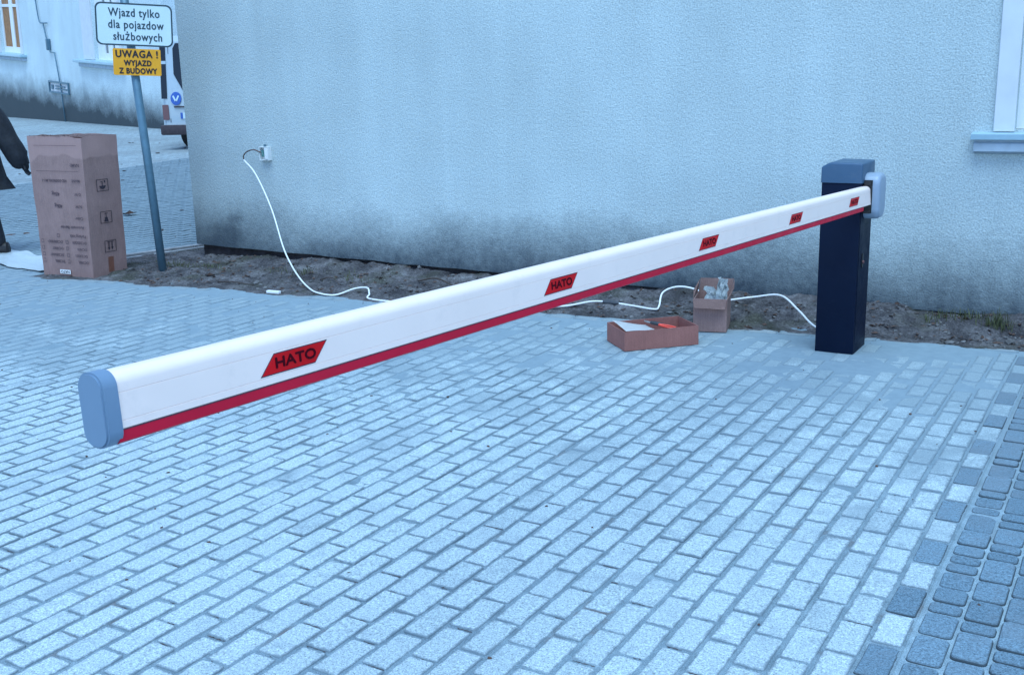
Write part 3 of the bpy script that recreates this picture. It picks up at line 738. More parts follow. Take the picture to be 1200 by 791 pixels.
for s0 in (.335, 1.475, 2.62, 3.665, 4.64):
    st = bpy.data.objects.new('sticker', None); link(st, boom); st.location = (0, s0, 0)
    for nm, mt, g, x in (('sticker_border', M_DARKLINE, 0, .0006), ('sticker_face', M_STICK, .0022, .0011)):
        bm = bmesh.new(); prism(bm, [(g*2.2, -.084+g), (.164-g*.2, -.084+g), (.208-g*2.2, -.040-g), (.044+g*.2, -.040-g)], 0, x, 'x'); obj(nm, bm, mt, st)
    lettering('lettering', 'HATO', M_STICKTXT, st, .031, (.0014, .106, -.0622), (0, 1, 0), (0, 0, 1), bold=0, sx=1.45, thick=.0003, fat=.0011)
# pivot clamp
cl = bpy.data.objects.new('boom_clamp', None); link(cl, bar)
by = Bv.y; bz = Bv.z-.065; bx = Bv.x
bm = bmesh.new()
prism(bm, stadium(by-.015, by+.165, bz-.125, bz+.135, .062, .062, 8), bx-.035, bx+.052, 'x')
es = [e for e in bm.edges if abs(e.verts[0].co.x-e.verts[1].co.x) < 1e-5 and e.verts[0].co.x > bx]
bmesh.ops.bevel(bm, geom=es, offset=.03, segments=4, affect='EDGES', profile=.55)
obj('hub_cover', bm, M_HUB, cl, smooth=True)
bm = bmesh.new(); prism(bm, stadium(by-.0175, by-.012, bz-.088, bz+.10, .002, .002, 2), bx-.034, bx+.012, 'x'); box(bm, bx-.034, bx+.006, by-.03, by-.012, bz+.072, bz+.094, .002); box(bm, bx-.034, bx+.006, by-.03, by-.012, bz-.088, bz-.07, .002)
obj('clamp_bracket', bm, M_BLACK, cl)
bm = bmesh.new(); bmesh.ops.create_cone(bm, cap_ends=True, segments=24, radius1=.045, radius2=.045, depth=.06, matrix=Matrix.Translation((bx-.035, by+.07, bz)) @ Matrix.Rotation(R(90), 4, 'Y')); obj('pivot_shaft', bm, M_BLACK, cl, smooth=True)

# ------------------------------------------------------------------ sign post
sp = thing('sign_post', 'leaning grey metal post with a white notice above an orange construction notice', 'sign', (-7.637, 6.629, 0))
lean = Vector((-.103, -.029, 2.145)).normalized()
bm = bmesh.new(); P0 = Vector((0, 0, -.2)); tube(bm, [P0, lean*1.0, lean*2.58], .036, 16); obj('pole', bm, M_POLE, sp, smooth='all')
bm = bmesh.new(); tube(bm, [lean*2.578, lean*2.60], .039, 16); obj('pole_cap', bm, M_BLACK, sp)
def plate(name, c, wd, hg, rad, roll, mt, rim=None):
    n_ = Vector((.78, -.62, 0)).normalized(); t = Vector((-n_.y, n_.x, 0)); u = Vector((0, 0, 1))
    t2 = t*math.cos(roll)-u*math.sin(roll); u2 = t*math.sin(roll)+u*math.cos(roll)
    e = bpy.data.objects.new(name, None); link(e, sp); e.matrix_local = Matrix.Translation(c) @ Matrix((t2, u2, n_)).transposed().to_4x4()
    bm = bmesh.new(); prism(bm, rrect(-wd/2, wd/2, -hg/2, hg/2, rad), -.004, 0, 'z'); obj('panel', bm, mt, e)
    if rim:
        bm = bmesh.new(); a = rrect(-wd/2, wd/2, -hg/2, hg/2, rad); b = rrect(-wd/2+rim, wd/2-rim, -hg/2+rim, hg/2-rim, rad-rim*.7)
        for z in (.0008,):
            va = [bm.verts.new((*p, z)) for p in a]; vb = [bm.verts.new((*p, z)) for p in b]
            vc = [bm.verts.new((*p, z-.0015)) for p in a]
            for i in range(len(a)):
                j = (i+1) % len(a); bm.faces.new((va[i], va[j], vb[j], vb[i])); bm.faces.new((vc[i], vc[j], va[j], va[i]))
        obj('border', bm, M_SIGNT, e)
    return e
S0 = Vector((-7.637, 6.629, 0))
cw = Vector((-7.665, 6.605, 2.145))-S0
e = plate('notice_plate', cw, .625, .352, .05, .055, M_SIGNW, .013)
for k, s in enumerate(('Wjazd tylko', 'dla pojazdow', 'służbowych')):
    lettering('lettering', s, M_SIGNT, e, .096, (.012+(-.01, .0, .012)[k], .095-.098*k, .0012), (1, 0, 0), (0, 1, 0), bold=0, sx=.80, space=1.1, fat=.0016)
cy_ = Vector((-7.66, 6.59, 1.835))-S0
e = plate('warning_plate', cy_, .39, .222, .012, .05, M_SIGNY)
for s, sz, yy, xo in (('UWAGA !', .084, .064, .0), ('WYJAZD', .064, -.010, .005), ('Z BUDOWY', .064, -.076, .005)):
    lettering('lettering', s, M_SIGNK, e, sz, (xo, yy, .0012), (1, 0, 0), (0, 1, 0), bold=0, sx=.88 if sz > .08 else .82, space=1.12, fat=.003)
for zz in (2.06, 2.26, 1.80, 1.88):
    bm = bmesh.new(); c = lean*(zz/lean.z); tube(bm, [c-Vector((0, 0, .012)), c+Vector((0, 0, .012))], .0395, 16); obj('clamp', bm, M_BACKM, sp)

# ------------------------------------------------------------------ tall carton
TB = Vector((-7.958, 6.126, 0)); ux = Vector((.9981, .0610, 0)); 
ca_ = math.atan2(.038, .625)
tb = thing('tall_carton', 'tall upright brown cardboard box with upside down print left of the sign post', 'cardboard box', (-7.958, 6.126, .003), ca_)
BW, BD, BH = .628, .39, 1.235
bm = bmesh.new(); nz_ = 14
def bxo(x, y, z):
    """carton skin: slightly bulged, leaning a touch, with crushed upper corners"""
    t = z/BH; b = .012*math.sin(math.pi*min(1, t*1.02))
    px = x*(1+.06*t)+.04*t; py = y
    return px, py, z
ring_n = []
for iz in range(nz_+1):
    z = BH*iz/nz_; ring = []
    for (a, b2, n2) in (((-BW, 0), (0, 0), 10), ((0, 0), (0, BD), 7), ((0, BD), (-BW, BD), 10), ((-BW, BD), (-BW, 0), 7)):
        for k in range(n2):
            f = k/n2; x = a[0]+(b2[0]-a[0])*f; y = a[1]+(b2[1]-a[1])*f; zz = z
            bul = math.sin(math.pi*f)*math.sin(math.pi*z/BH)
            if a[1] == b2[1]: y += (-1 if a[1] == 0 else 1)*.010*bul
            else: x += (1 if a[0] == 0 else -1)*.008*bul
            x += .006*noise.noise((x*6, y*6, z*5)); y += .005*noise.noise((x*6+9, y*6, z*5))
            if iz == nz_: zz += .012*noise.noise((x*9, y*9, 3))-.006-.018*math.exp(-((x+.03)**2+y*y)/.004)
            if iz == 0: zz = 0
            ring.append(bm.verts.new(bxo(x, y, zz)))
    ring_n.append(ring)
for A_, B_ in zip(ring_n, ring_n[1:]):
    m_ = len(A_)
    for k in range(m_): bm.faces.new((A_[k], A_[(k+1) % m_], B_[(k+1) % m_], B_[k]))
bm.faces.new(ring_n[0][::-1])
bmesh.ops.recalc_face_normals(bm, faces=bm.faces[:])
obj('carton', bm, M_CARD, tb, smooth=True)
bm = bmesh.new()                                     # top flaps a little sunk and torn
for y0, y1 in ((.004, BD/2-.004), (BD/2+.004, BD-.004)):
    P = [(-BW*.97, y0), (-.02, y0), (-.02, y1), (-BW*.97, y1)]
    v = [bm.verts.new((x*1.03+.02, y, BH-.010-(.025 if abs(y-BD/2) < .02 else 0))) for x, y in P]; bm.faces.new(v)
bmesh.ops.solidify(bm, geom=bm.faces[:], thickness=.004); obj('flap', bm, M_CARDTOP, tb)
for s in range(12):
    bm = bmesh.new()
    x = -BW+.03+s*.05; l = random.uniform(.02, .05)
    v = [bm.verts.new((x*1.06+.04, -.004, BH-.004)), bm.verts.new(((x+l)*1.06+.04, -.004, BH-.006)), bm.verts.new(((x+l*.6)*1.06+.04, -.01, BH+random.uniform(-.01, .012)))]; bm.faces.new(v)
    bmesh.ops.solidify(bm, geom=bm.faces[:], thickness=.002); obj('torn_edge', bm, M_CARDTOP, tb)
fx = lambda x, z: (x*(1+.06*z/BH)+.04*z/BH, -.0135 if .15 < z < 1.1 else -.011, z)
def ptxt(s, x, z, size, parent=tb, nm='printed_text'):
    return lettering(nm, s, M_PRINT, tb, size, fx(x, z), (-1, 0, 0), (-.02, 0, -1), align='LEFT', thick=.0003, sx=1.1, bold=.0006)
for s, x, z, sz in (('NAME:', -.035, .985, .036), ('Model:', -.045, .85, .034), ('HZ-D200030L,M1-1', -.20, .85, .034), ('G.W.', -.045, .735, .036), ('45kg', -.30, .735, .046), ('N.W.', -.045, .63, .036), ('40kg', -.28, .63, .046), ('Color', -.045, .525, .036), ('Automatic Barrier', -.045, .445, .036), ('Parking lock', -.035, .368, .036)):
    ptxt(s, x, z, sz)
for i, (a, b) in enumerate((('DC200/200', 'DC200/300+'), ('DC/400', 'DC/400T'), ('DC230/01', 'DC230/04T'), ('DC300L', 'DC300L'))):
    for x, s in ((-.035, a), (-.325, b)): ptxt(s, x, .312-.058*i, .033)
bm = bmesh.new()
def sq(bm, x, z, s, t=.004):
    for a in ((x, x+s, z, z+t), (x, x+s, z+s-t, z+s), (x, x+t, z, z+s), (x+s-t, x+s, z, z+s)):
        q = fx(a[0], a[2]); q2 = fx(a[1], a[3]); v = [bm.verts.new((q[0], q[1]-.0006, a[2])), bm.verts.new((q2[0], q2[1]-.0006, a[2])), bm.verts.new((q2[0], q2[1]-.0006, a[3])), bm.verts.new((q[0], q[1]-.0006, a[3]))]
        bm.faces.new(v)
bm.free()
for x, z in [(x, .296-.058*i) for i in range(4) for x in (-.287, -.59)]+[(-.385, .352)]:
    bm = bmesh.new(); sq(bm, x, z, .032); obj('tick_box', bm, M_PRINT, tb)
for z in (.93, 1.15):
    bm = bmesh.new()
    a, b = fx(-.55, z), fx(-.05, z); bm.faces.new([bm.verts.new(c) for c in ((a[0], a[1]-.0006, z), (b[0], b[1]-.0006, z), (b[0], b[1]-.0006, z+.003), (a[0], a[1]-.0006, z+.003))]); obj('printed_line', bm, M_PRINT, tb)
lb = bpy.data.objects.new('label', None); link(lb, tb)
bm = bmesh.new(); box(bm, -.395, -.265, -.015, -.0125, .026, .062); obj('label_paper', bm, M_LABEL, lb)
lettering('lettering', 'HATO', M_PRINTK, lb, .032, (-.33, -.0153, .044), (-1, 0, 0), (0, 0, -1), bold=.001, sx=1.2, thick=.0002)
def sx_(y, z): return (.04*z/BH+.0125*math.sin(math.pi*min(1, max(0, z/BH)))+.004, y, z)
def symbol(kind, yc, zc):
    bm = bmesh.new(); s = .065
    def q(a0, a1, b0, b1):
        v = [bm.verts.new(Vector(sx_(yc+a, zc+b))) for a, b in ((a0, b0), (a1, b0), (a1, b1), (a0, b1))]; bm.faces.new(v)
    def pl(P): bm.faces.new([bm.verts.new(Vector(sx_(yc+a, zc+b))) for a, b in P])
    h_ = .052
    for a in ((-s, s, -h_, -h_+.005), (-s, s, h_-.005, h_), (-s, -s+.006, -h_, h_), (s-.006, s, -h_, h_)): q(*a)
    if kind == 'umbrella':
        pl([(.036*math.cos(R(t)), -.004-.03*math.sin(R(t))) for t in range(0, 181, 20)]); q(-.004, .004, -.004, .035); q(-.018, -.004, .028, .034); q(.02, .034, .02, .04)
    if kind == 'glass':
        pl([(-.024, -.038), (.024, -.038), (.014, 0), (-.014, 0)]); q(-.004, .004, 0, .03); q(-.018, .018, .03, .036)
    if kind == 'arrows':
        for dx_ in (-.018, .018): q(dx_-.005, dx_+.005, -.012, .036); pl([(dx_-.014, -.01), (dx_, -.036), (dx_+.014, -.01)])
        q(-.036, .036, .036, .042)
    return obj('handling_symbol', bm, M_PRINTK, tb)
symbol('umbrella', .175, .80); symbol('glass', .185, .52); symbol('arrows', .21, .26)
bm = bmesh.new(); v = [bm.verts.new(Vector(sx_(y, z))) for y, z in ((.175, .03), (.235, .03), (.235, .165), (.175, .165))]; bm.faces.new(v); obj('tape', bm, M_TAPE, tb)

# ------------------------------------------------------------------ small cartons with their contents
def open_box(bm, w_, d_, h_, t=.005):
    box(bm, 0, w_, 0, d_, 0, t)
    box(bm, 0, w_, 0, t, t, h_); box(bm, 0, w_, d_-t, d_, t, h_); box(bm, 0, t, t, d_-t, t, h_*.995); box(bm, w_-t, w_, t, d_-t, t, h_*.995)
    for v in bm.verts:
        k = noise.noise((v.co.x*7, v.co.y*7, v.co.z*9)); v.co.x += .006*k; v.co.y += .006*noise.noise((v.co.y*5, v.co.x*7, 2)); 
        if v.co.z > .02: v.co.z += .006*k
an = math.atan2(6.095-5.755, -2.351+2.676)
tray = thing('carton_tray', 'low open cardboard tray of tools and paper on the paving left of the cabinet', 'cardboard box', (-2.676, 5.765, .004), an)
TWd, TD, THt = .485, .30, .118
bm = bmesh.new(); open_box(bm, TWd, TD, THt); obj('tray', bm, M_CARDT, tray)
bm = bmesh.new()                                     # folded rim on the right short side
v = [bm.verts.new(c) for c in ((TWd-.002, .01, THt-.002), (TWd+.012, .01, THt-.014), (TWd+.014, TD-.01, THt-.01), (TWd-.002, TD-.01, THt+.002))]; bm.faces.new(v); bmesh.ops.solidify(bm, geom=bm.faces[:], thickness=.004); obj('rim_fold', bm, M_CARDTOP, tray)
MT = Matrix.Translation((-2.676, 5.765, .004)) @ Matrix.Rotation(an, 4, 'Z')
bm = bmesh.new()                                     # folded leaflet leaning in the tray
nx_ = 8
rows = []
for i in range(nx_+1):
    f = i/nx_; rows.append([bm.verts.new(MT @ Vector((.018+.225*f, .022+g*.24, .118-.022*f+.008*math.sin(3*f+2*g)+.012*g*(1-f)))) for g in (0, .25, .5, .75, 1)])
for a, b in zip(rows, rows[1:]):
    for k in range(4): bm.faces.new((a[k], b[k], b[k+1], a[k+1]))
bmesh.ops.solidify(bm, geom=bm.faces[:], thickness=.003)
tag(obj('paper_sheet', bm, M_PAPER, smooth=True), 'white folded paper sheet lying inside the low cardboard tray', 'paper')
pb = thing('pliers', 'dark pliers with red grips lying in the low cardboard tray', 'pliers'); pb.matrix_world = MT @ Matrix.Translation((.285, .14, .112)) @ Matrix.Rotation(R(48), 4, 'Z') @ Matrix.Rotation(R(8), 4, 'X') @ Matrix.Scale(.8, 4)
bm = bmesh.new(); prism(bm, [(-.014, 0), (-.017, .03), (-.007, .075), (.007, .075), (.017, .03), (.014, 0)], -.007, .007, 'z'); bmesh.ops.bevel(bm, geom=bm.edges[:], offset=.003, segments=2, affect='EDGES'); obj('jaws', bm, M_TOOLK, pb, smooth=True)
for s in (-1, 1):
    bm = bmesh.new(); tube(bm, catmull([(s*.006, .004, 0), (s*.018, -.03, 0), (s*.026, -.08, 0), (s*.02, -.13, 0)], 5), .0085, 8); obj('grip', bm, M_TOOLR, pb, smooth='all')
cr = thing('cable_cutter', 'dark handled cutter leaning across the low cardboard tray', 'cutter'); cr.matrix_world = MT @ Matrix.Translation((.30, .165, .105)) @ Matrix.Rotation(R(50), 4, 'Z') @ Matrix.Rotation(R(10), 4, 'X') @ Matrix.Scale(.8, 4)
bm = bmesh.new(); tube(bm, catmull([(0, .075, 0), (0, .03, .003), (0, -.03, .002), (.004, -.11, 0)], 5), lambda t: .013+.003*math.sin(3.1*t), 8); obj('handle', bm, M_TOOLK, cr, smooth='all')
bm = bmesh.new(); prism(bm, [(-.012, .07), (-.02, .10), (-.003, .13), (.004, .13), (.012, .07)], -.003, .003, 'z'); obj('blade', bm, M_BACKM, cr)
# upright carton
an2 = math.atan2(.05, .2)
sb = thing('small_carton', 'small upright open cardboard box holding plastic bags, behind the low tray', 'cardboard box', (-2.500, 6.435, .004), an2)
SW, SD, SH = .215, .24, .215
bm = bmesh.new(); open_box(bm, SW, SD, SH); obj('carton', bm, M_CARD, sb)
def flap(P, nm='flap'):
    bm = bmesh.new(); bm.faces.new([bm.verts.new(c) for c in P]); bmesh.ops.solidify(bm, geom=bm.faces[:], thickness=.004); return obj(nm, bm, M_CARDTOP, sb)
flap([(-.004, -.004, SH-.004), (SW*.98, -.004, SH-.006), (SW*.96, -.05, SH-.055), (.01, -.052, SH-.05)])
flap([(.004, SD, SH), (SW, SD, SH), (SW+.012, SD+.05, SH+.085), (.01, SD+.045, SH+.085)])
flap([(-.003, .004, SH), (-.003, SD, SH), (.012, SD+.02, SH+.09), (-.012, .1, SH+.04)])
flap([(SW+.003, .004, SH), (SW+.003, SD, SH), (SW+.02, SD+.02, SH+.09), (SW+.03, .12, SH+.05)])
MS = Matrix.Translation((-2.500, 6.435, .004)) @ Matrix.Rotation(an2, 4, 'Z')
def bag(name, P, amp, label, seed):
    bm = bmesh.new(); rows = []; n1, n2 = 10, 8
    for i in range(n1+1):
        f = i/n1; r = []
        for j in range(n2+1):
            g = j/n2; p = (Vector(P[0])*(1-f)+Vector(P[1])*f)*(1-g)+(Vector(P[3])*(1-f)+Vector(P[2])*f)*g
            k = amp; p += Vector((noise.noise((f*4, g*4, seed)), noise.noise((f*4, g*4, seed+5)), noise.noise((f*5, g*5, seed+9))))*k
            r.append(bm.verts.new(MS @ p))
        rows.append(r)
    for a, b in zip(rows, rows[1:]):
        for j in range(n2): bm.faces.new((a[j], b[j], b[j+1], a[j+1]))
    bmesh.ops.solidify(bm, geom=bm.faces[:], thickness=.012)
    return tag(obj(name, bm, M_FOIL), label, 'plastic bag')
bag('plastic_bag', [(.065, .05, .14), (.20, .05, .15), (.16, .17, .235), (.05, .17, .275)], .03, 'crumpled clear plastic bag lying in the small open box', 1)
bag('plastic_bag', [(.135, .03, .16), (.205, .02, .16), (.205, .13, .325), (.14, .12, .335)], .03, 'tall white plastic wrapper standing up out of the small open box', 4)

# ------------------------------------------------------------------ junction box and cable
jb = thing('junction_box', 'small open white electrical box on the rendered wall', 'electrical box', (-6.93, YW, 1.02))
bm = bmesh.new(); t = .006
box(bm, -.055, .055, -.008, .0, -.06, .06)
for a in ((-.055, -.055+t, -.045, -.008, -.06, .06), (.055-t, .055, -.045, -.008, -.06, .06), (-.055+t, .055-t, -.045, -.008, .06-t, .06), (-.055+t, .055-t, -.045, -.008, -.06, -.06+t)): box(bm, *a)
obj('housing', bm, M_JB, jb)
bm = bmesh.new(); box(bm, .012, .048, -.05, -.008, -.05, .05, .003); obj('inner_cover', bm, M_JB, jb)
bm = bmesh.new(); box(bm, -.04, .004, -.032, -.008, -.03, .03, .003); tube(bm, catmull([(-.03, -.035, .02), (-.01, -.045, -.005), (.005, -.04, -.03)], 4), .004, 6); obj('terminal', bm, M_JBIN, jb)
bm = bmesh.new(); bmesh.ops.create_cone(bm, cap_ends=True, segments=12, radius1=.012, radius2=.012, depth=.02, matrix=Matrix.Translation((0, -.022, .07))); obj('gland', bm, M_POLE, jb)
cb = thing('white_cable', 'white power cable running from the wall box down and along the dirt to the barrier', 'cable', (-6.93, YW, 1.02))
C0 = Vector((-6.93, YW, 1.02))
def zc(x, y, dz): return (x, y, (zdirt(x, y) if y > edge_y(x) else 0)+dz)
bm = bmesh.new(); tube(bm, [p-C0 for p in catmull([(-6.965, 7.275, 1.03), (-7.02, 7.25, 1.055), (-7.09, 7.24, 1.04), (-7.14, 7.24, 1.005), (-7.155, 7.25, .965)], 6)], .0055, 6); obj('bare_wires', bm, M_WIRE, cb, smooth='all')
pts = [(-7.155, 7.25, .965), (-6.99, 7.22, .835), (-6.72, 7.1, .553), (-6.43, 6.9, .262), (-6.21, 6.75, .137), (-5.99, 6.6, .066), (-5.79, 6.47, .03), zc(-5.62, 6.38, .012), zc(-5.45, 6.39, .012), (-5.36, 6.52, .045), (-5.24, 6.53, .06), zc(-5.14, 6.43, .035), zc(-5.08, 6.38, .01)]
pts2 = [zc(-5.08, 6.38, .01), zc(-4.6, 6.42, .01), zc(-4.1, 6.6, .012), zc(-3.75, 6.62, .02), zc(-3.57, 6.70, .02), (-3.42, 6.82, .05), (-3.28, 6.84, .05), (-3.1, 6.84, .04), zc(-2.93, 6.80, .014), (-2.92, 6.86, .05), (-2.93, 6.95, .13), (-2.84, 7.0, .17), (-2.70, 7.0, .16), (-2.52, 6.97, .10), zc(-2.42, 6.98, .03), (-2.3, 7.06, .13), (-2.12, 7.06, .155), (-1.95, 6.9, .10), (-1.80, 6.72, .05), (-1.62, 6.56, .03)]
bm = bmesh.new(); tube(bm, [p-C0 for p in catmull(pts+pts2[1:], 7)], .0066, 8); obj('cable_sheath', bm, M_CABLE, cb, smooth='all')
bm = bmesh.new(); a, b = Vector((-3.34, 6.832, .053))-C0, Vector((-3.22, 6.842, .05))-C0; tube(bm, [a, a.lerp(b, .2), b.lerp(a, .2), b], lambda t: .017 if .1 < t < .9 else .011, 8); obj('cable_connector', bm, M_EDGING, cb, smooth=True)
bm = bmesh.new(); box(bm, -.062, .062, -.017, .017, 0, .022, .004); o = obj('plastic_offcut', bm, M_LABEL, loc=(-5.98, 6.27, .004)); o.rotation_euler = (0, 0, R(4))
tag(o, 'short white plastic offcut lying at the dirt edge below the hanging cable', 'offcut')
# plastic sheet by the box
bm = bmesh.new(); rows = []
Q = [Vector((-11.6, 6.95, 0)), Vector((-10.35, 6.42, 0)), Vector((-8.68, 6.12, 0)), Vector((-8.68, 6.52, 0)), Vector((-10.3, 6.95, 0)), Vector((-11.3, 7.4, 0))]
for i in range(41):
    f = i/40; lo = catmull(Q[:3], 20)[i]; hi = catmull(Q[3:][::-1], 20)[i]; r = []
    for j in range(13):
        g = j/12; p = lo.lerp(hi, g); k = .03*max(0, fbm(p.x*3, p.y*5, 8, 4)+.35); r.append(bm.verts.new((p.x+.05*noise.noise((f*9, g*3, 1)), p.y+.04*noise.noise((f*9, g*4, 6)), .006+k)))
    rows.append(r)
for a, b in zip(rows, rows[1:]):
    for j in range(12): bm.faces.new((a[j], b[j], b[j+1], a[j+1]))
tag(obj('plastic_sheet', bm, M_FOIL, smooth='all'), 'crumpled pale plastic sheet spread on the ground left of the tall box', 'plastic sheet')

# ------------------------------------------------------------------ person at the left edge
def skin_mesh(name, verts, edges, radii, mt, parent, root=0, sub=2):
    me = bpy.data.meshes.new(name); me.from_pydata(verts, edges, []); o = bpy.data.objects.new(name, me); COL.objects.link(o)
    m = o.modifiers.new('skin', 'SKIN'); m.use_smooth_shade = True
    for v, r in zip(me.skin_vertices[0].data, radii): v.radius = (r, r) if isinstance(r, (int, float)) else r
    me.skin_vertices[0].data[root].use_root = True
    s = o.modifiers.new('sub', 'SUBSURF'); s.levels = s.render_levels = sub
    bpy.context.view_layer.update()
    m2 = bpy.data.meshes.new_from_object(o.evaluated_get(bpy.context.evaluated_depsgraph_get())); bpy.data.objects.remove(o)
    m2.materials.clear(); m2.materials.append(mt); q = bpy.data.objects.new(name, m2)
    m2.polygons.foreach_set('use_smooth', [True]*len(m2.polygons)); return link(q, parent)
PO = Vector((-10.13, 6.80, 0))
pe = thing('person', 'person in a long dark jacket at the left edge reaching for the tall box', 'person', PO)
rt = Vector((.857, .515, 0)); bk_ = Vector((-.515, .857, 0))      # to the right of the picture, away from the camera
def pp(r, b, z): return rt*r+bk_*b+Vector((0, 0, z))
V = [pp(-.20, 0, .93), pp(-.20, 0, 1.12), pp(-.21, .0, 1.32), pp(-.22, 0, 1.45), pp(-.24, -.01, 1.55), pp(-.27, -.02, 1.66), pp(-.27, -.02, 1.74),
     pp(-.06, .0, 1.44), pp(.10, .03, 1.17), pp(.235, .06, .93),          # right arm towards the box
     pp(-.40, 0, 1.43), pp(-.52, -.03, 1.15), pp(-.60, -.12, .93),
     pp(-.13, 0, .86), pp(-.13, -.02, .48), pp(-.06, .0, .09), pp(-.17, -.02, .05),
     pp(-.30, 0, .86), pp(-.42, .02, .48), pp(-.50, .0, .09), pp(-.62, -.02, .05)]
Ed = [(0, 1), (1, 2), (2, 3), (3, 4), (4, 5), (5, 6), (3, 7), (7, 8), (8, 9), (3, 10), (10, 11), (11, 12), (0, 13), (13, 14), (14, 15), (15, 16), (0, 17), (17, 18), (18, 19), (19, 20)]
Rd = [.15, .15, .16, .13, .058, .095, .08, .085, .066, .042, .085, .066, .042, .095, .066, .045, .04, .095, .066, .045, .04]
skin_mesh('body', V, Ed, Rd, M_SKIN, pe)
# clothing: long jacket with sleeves, trousers, boots
Vj = [pp(-.20, 0, .66), pp(-.20, 0, .90), pp(-.20, 0, 1.15), pp(-.21, 0, 1.34), pp(-.22, 0, 1.46), pp(-.05, .0, 1.46), pp(.035, .015, 1.32), pp(.11, .03, 1.17), pp(.18, .045, 1.03), pp(.25, .06, .84),
      pp(-.41, 0, 1.45), pp(-.52, -.03, 1.17), pp(-.60, -.12, .95)]
Ej = [(0, 1), (1, 2), (2, 3), (3, 4), (4, 5), (5, 6), (6, 7), (7, 8), (8, 9), (4, 10), (10, 11), (11, 12)]
Rj = [(.25, .22), (.262, .23), (.258, .23), (.25, .22), .18, .15, .14, .13, .118, .10, .14, .12, .09]
o = skin_mesh('jacket', Vj, Ej, Rj, M_JACKET, pe, root=1)
for v in o.data.vertices:
    k = .016*noise.noise((v.co.x*9, v.co.y*9, v.co.z*14)); v.co += v.normal*k
for s, (h_, kn, ft) in enumerate((((-.13, 0, .82), (-.13, -.02, .48), (-.07, 0, .05)), ((-.30, 0, .82), (-.42, .02, .48), (-.50, 0, .05)))):
    skin_mesh('trouser_leg', [pp(*h_), pp(*kn), pp(*ft)], [(0, 1), (1, 2)], [.115, .085, .075], M_JACKET, pe)
    bm = bmesh.new(); c = pp(ft[0]+.0, ft[1], 0); sole = []
    fwd = -rt
    prof = [(.085, .0, .10), (.06, .0, .115), (-.03, .0, .105), (-.10, .0, .075), (-.17, 0, .06), (-.205, 0, .035)]
    rings = []
    for a, _, hh in prof:
        wd_ = .048 if a > -.12 else .045*(1-(abs(a)-.12)/.14)+.006
        rings.append([bm.verts.new(c+rt*a+bk_*y+Vector((0, 0, z))) for y, z in ((-wd_, .0), (-wd_, hh*.5), (-wd_*.6, hh), (wd_*.6, hh), (wd_, hh*.5), (wd_, 0))])
    for A_, B_ in zip(rings, rings[1:]):
        for k in range(6): bm.faces.new((A_[k], A_[(k+1) % 6], B_[(k+1) % 6], B_[k]))
    bm.faces.new(rings[0]); bm.faces.new(rings[-1][::-1]); bmesh.ops.recalc_face_normals(bm, faces=bm.faces[:])
    bmesh.ops.bevel(bm, geom=bm.edges[:], offset=.008, segments=2, affect='EDGES'); obj('shoe', bm, M_SHOE, pe, smooth='all')
# gloved hand closing on the rear edge of the box: palm, four fingers, thumb
hb = pp(.262, .065, .925)
hv = [Vector((0, 0, 0)), Vector((0, 0, -.045)), Vector((0, 0, -.085))]; he = [(0, 1), (1, 2)]; hr = [(.026, .04), (.024, .045), (.018, .042)]
for k, (off, ln) in enumerate(((-.033, .068), (-.011, .078), (.011, .074), (.033, .058))):
    b0 = len(hv); hv += [Vector((off, .0, -.088)), Vector((off*1.05, .014, -.088-ln*.45)), Vector((off*1.08, .036, -.088-ln*.75))]; he += [(2, b0), (b0, b0+1), (b0+1, b0+2)]; hr += [.0105, .0098, .0085]
b0 = len(hv); hv += [Vector((-.045, .008, -.05)), Vector((-.062, .025, -.085))]; he += [(1, b0), (b0, b0+1)]; hr += [.0115, .0095]
skin_mesh('glove', [hb+rt*v.y+bk_*v.x+Vector((0, 0, v.z)) for v in hv], he, hr, M_JACKET, pe, root=1)
# head details (outside the frame): nose, ears, hair
bm = bmesh.new(); hc = pp(-.27, -.02, 1.70); bmesh.ops.create_uvsphere(bm, u_segments=16, v_segments=10, radius=.108, matrix=Matrix.Translation(hc+Vector((0, 0, .03))+rt*.018) @ Matrix.Diagonal((1, 1, 1.0, 1)))
bmesh.ops.delete(bm, geom=[v for v in bm.verts if v.co.z < hc.z-.02 or ((v.co-hc).dot(-rt) > .045 and v.co.z < hc.z+.06)], context='VERTS'); obj('hair', bm, M_HAIR, pe, smooth='all')
f0 = hc-rt*.095
bm = bmesh.new(); bmesh.ops.create_uvsphere(bm, u_segments=8, v_segments=6, radius=.016, matrix=Matrix.Translation(f0-rt*.012-Vector((0, 0, .01))) @ Matrix.Diagonal((1, 1, 1.5, 1))); obj('nose', bm, M_SKIN, pe, smooth='all')
for s in (-1, 1):
    bm = bmesh.new(); bmesh.ops.create_uvsphere(bm, u_segments=8, v_segments=6, radius=.02, matrix=Matrix.Translation(hc+bk_*s*.098+rt*.01) @ Matrix.Diagonal((.8, .5, 1.5, 1))); obj('ear', bm, M_SKIN, pe, smooth='all')
    bm = bmesh.new(); bmesh.ops.create_uvsphere(bm, u_segments=8, v_segments=6, radius=.011, matrix=Matrix.Translation(f0+bk_*s*.034+rt*.012+Vector((0, 0, .012)))); obj('eye', bm, M_BLACK, pe, smooth='all')

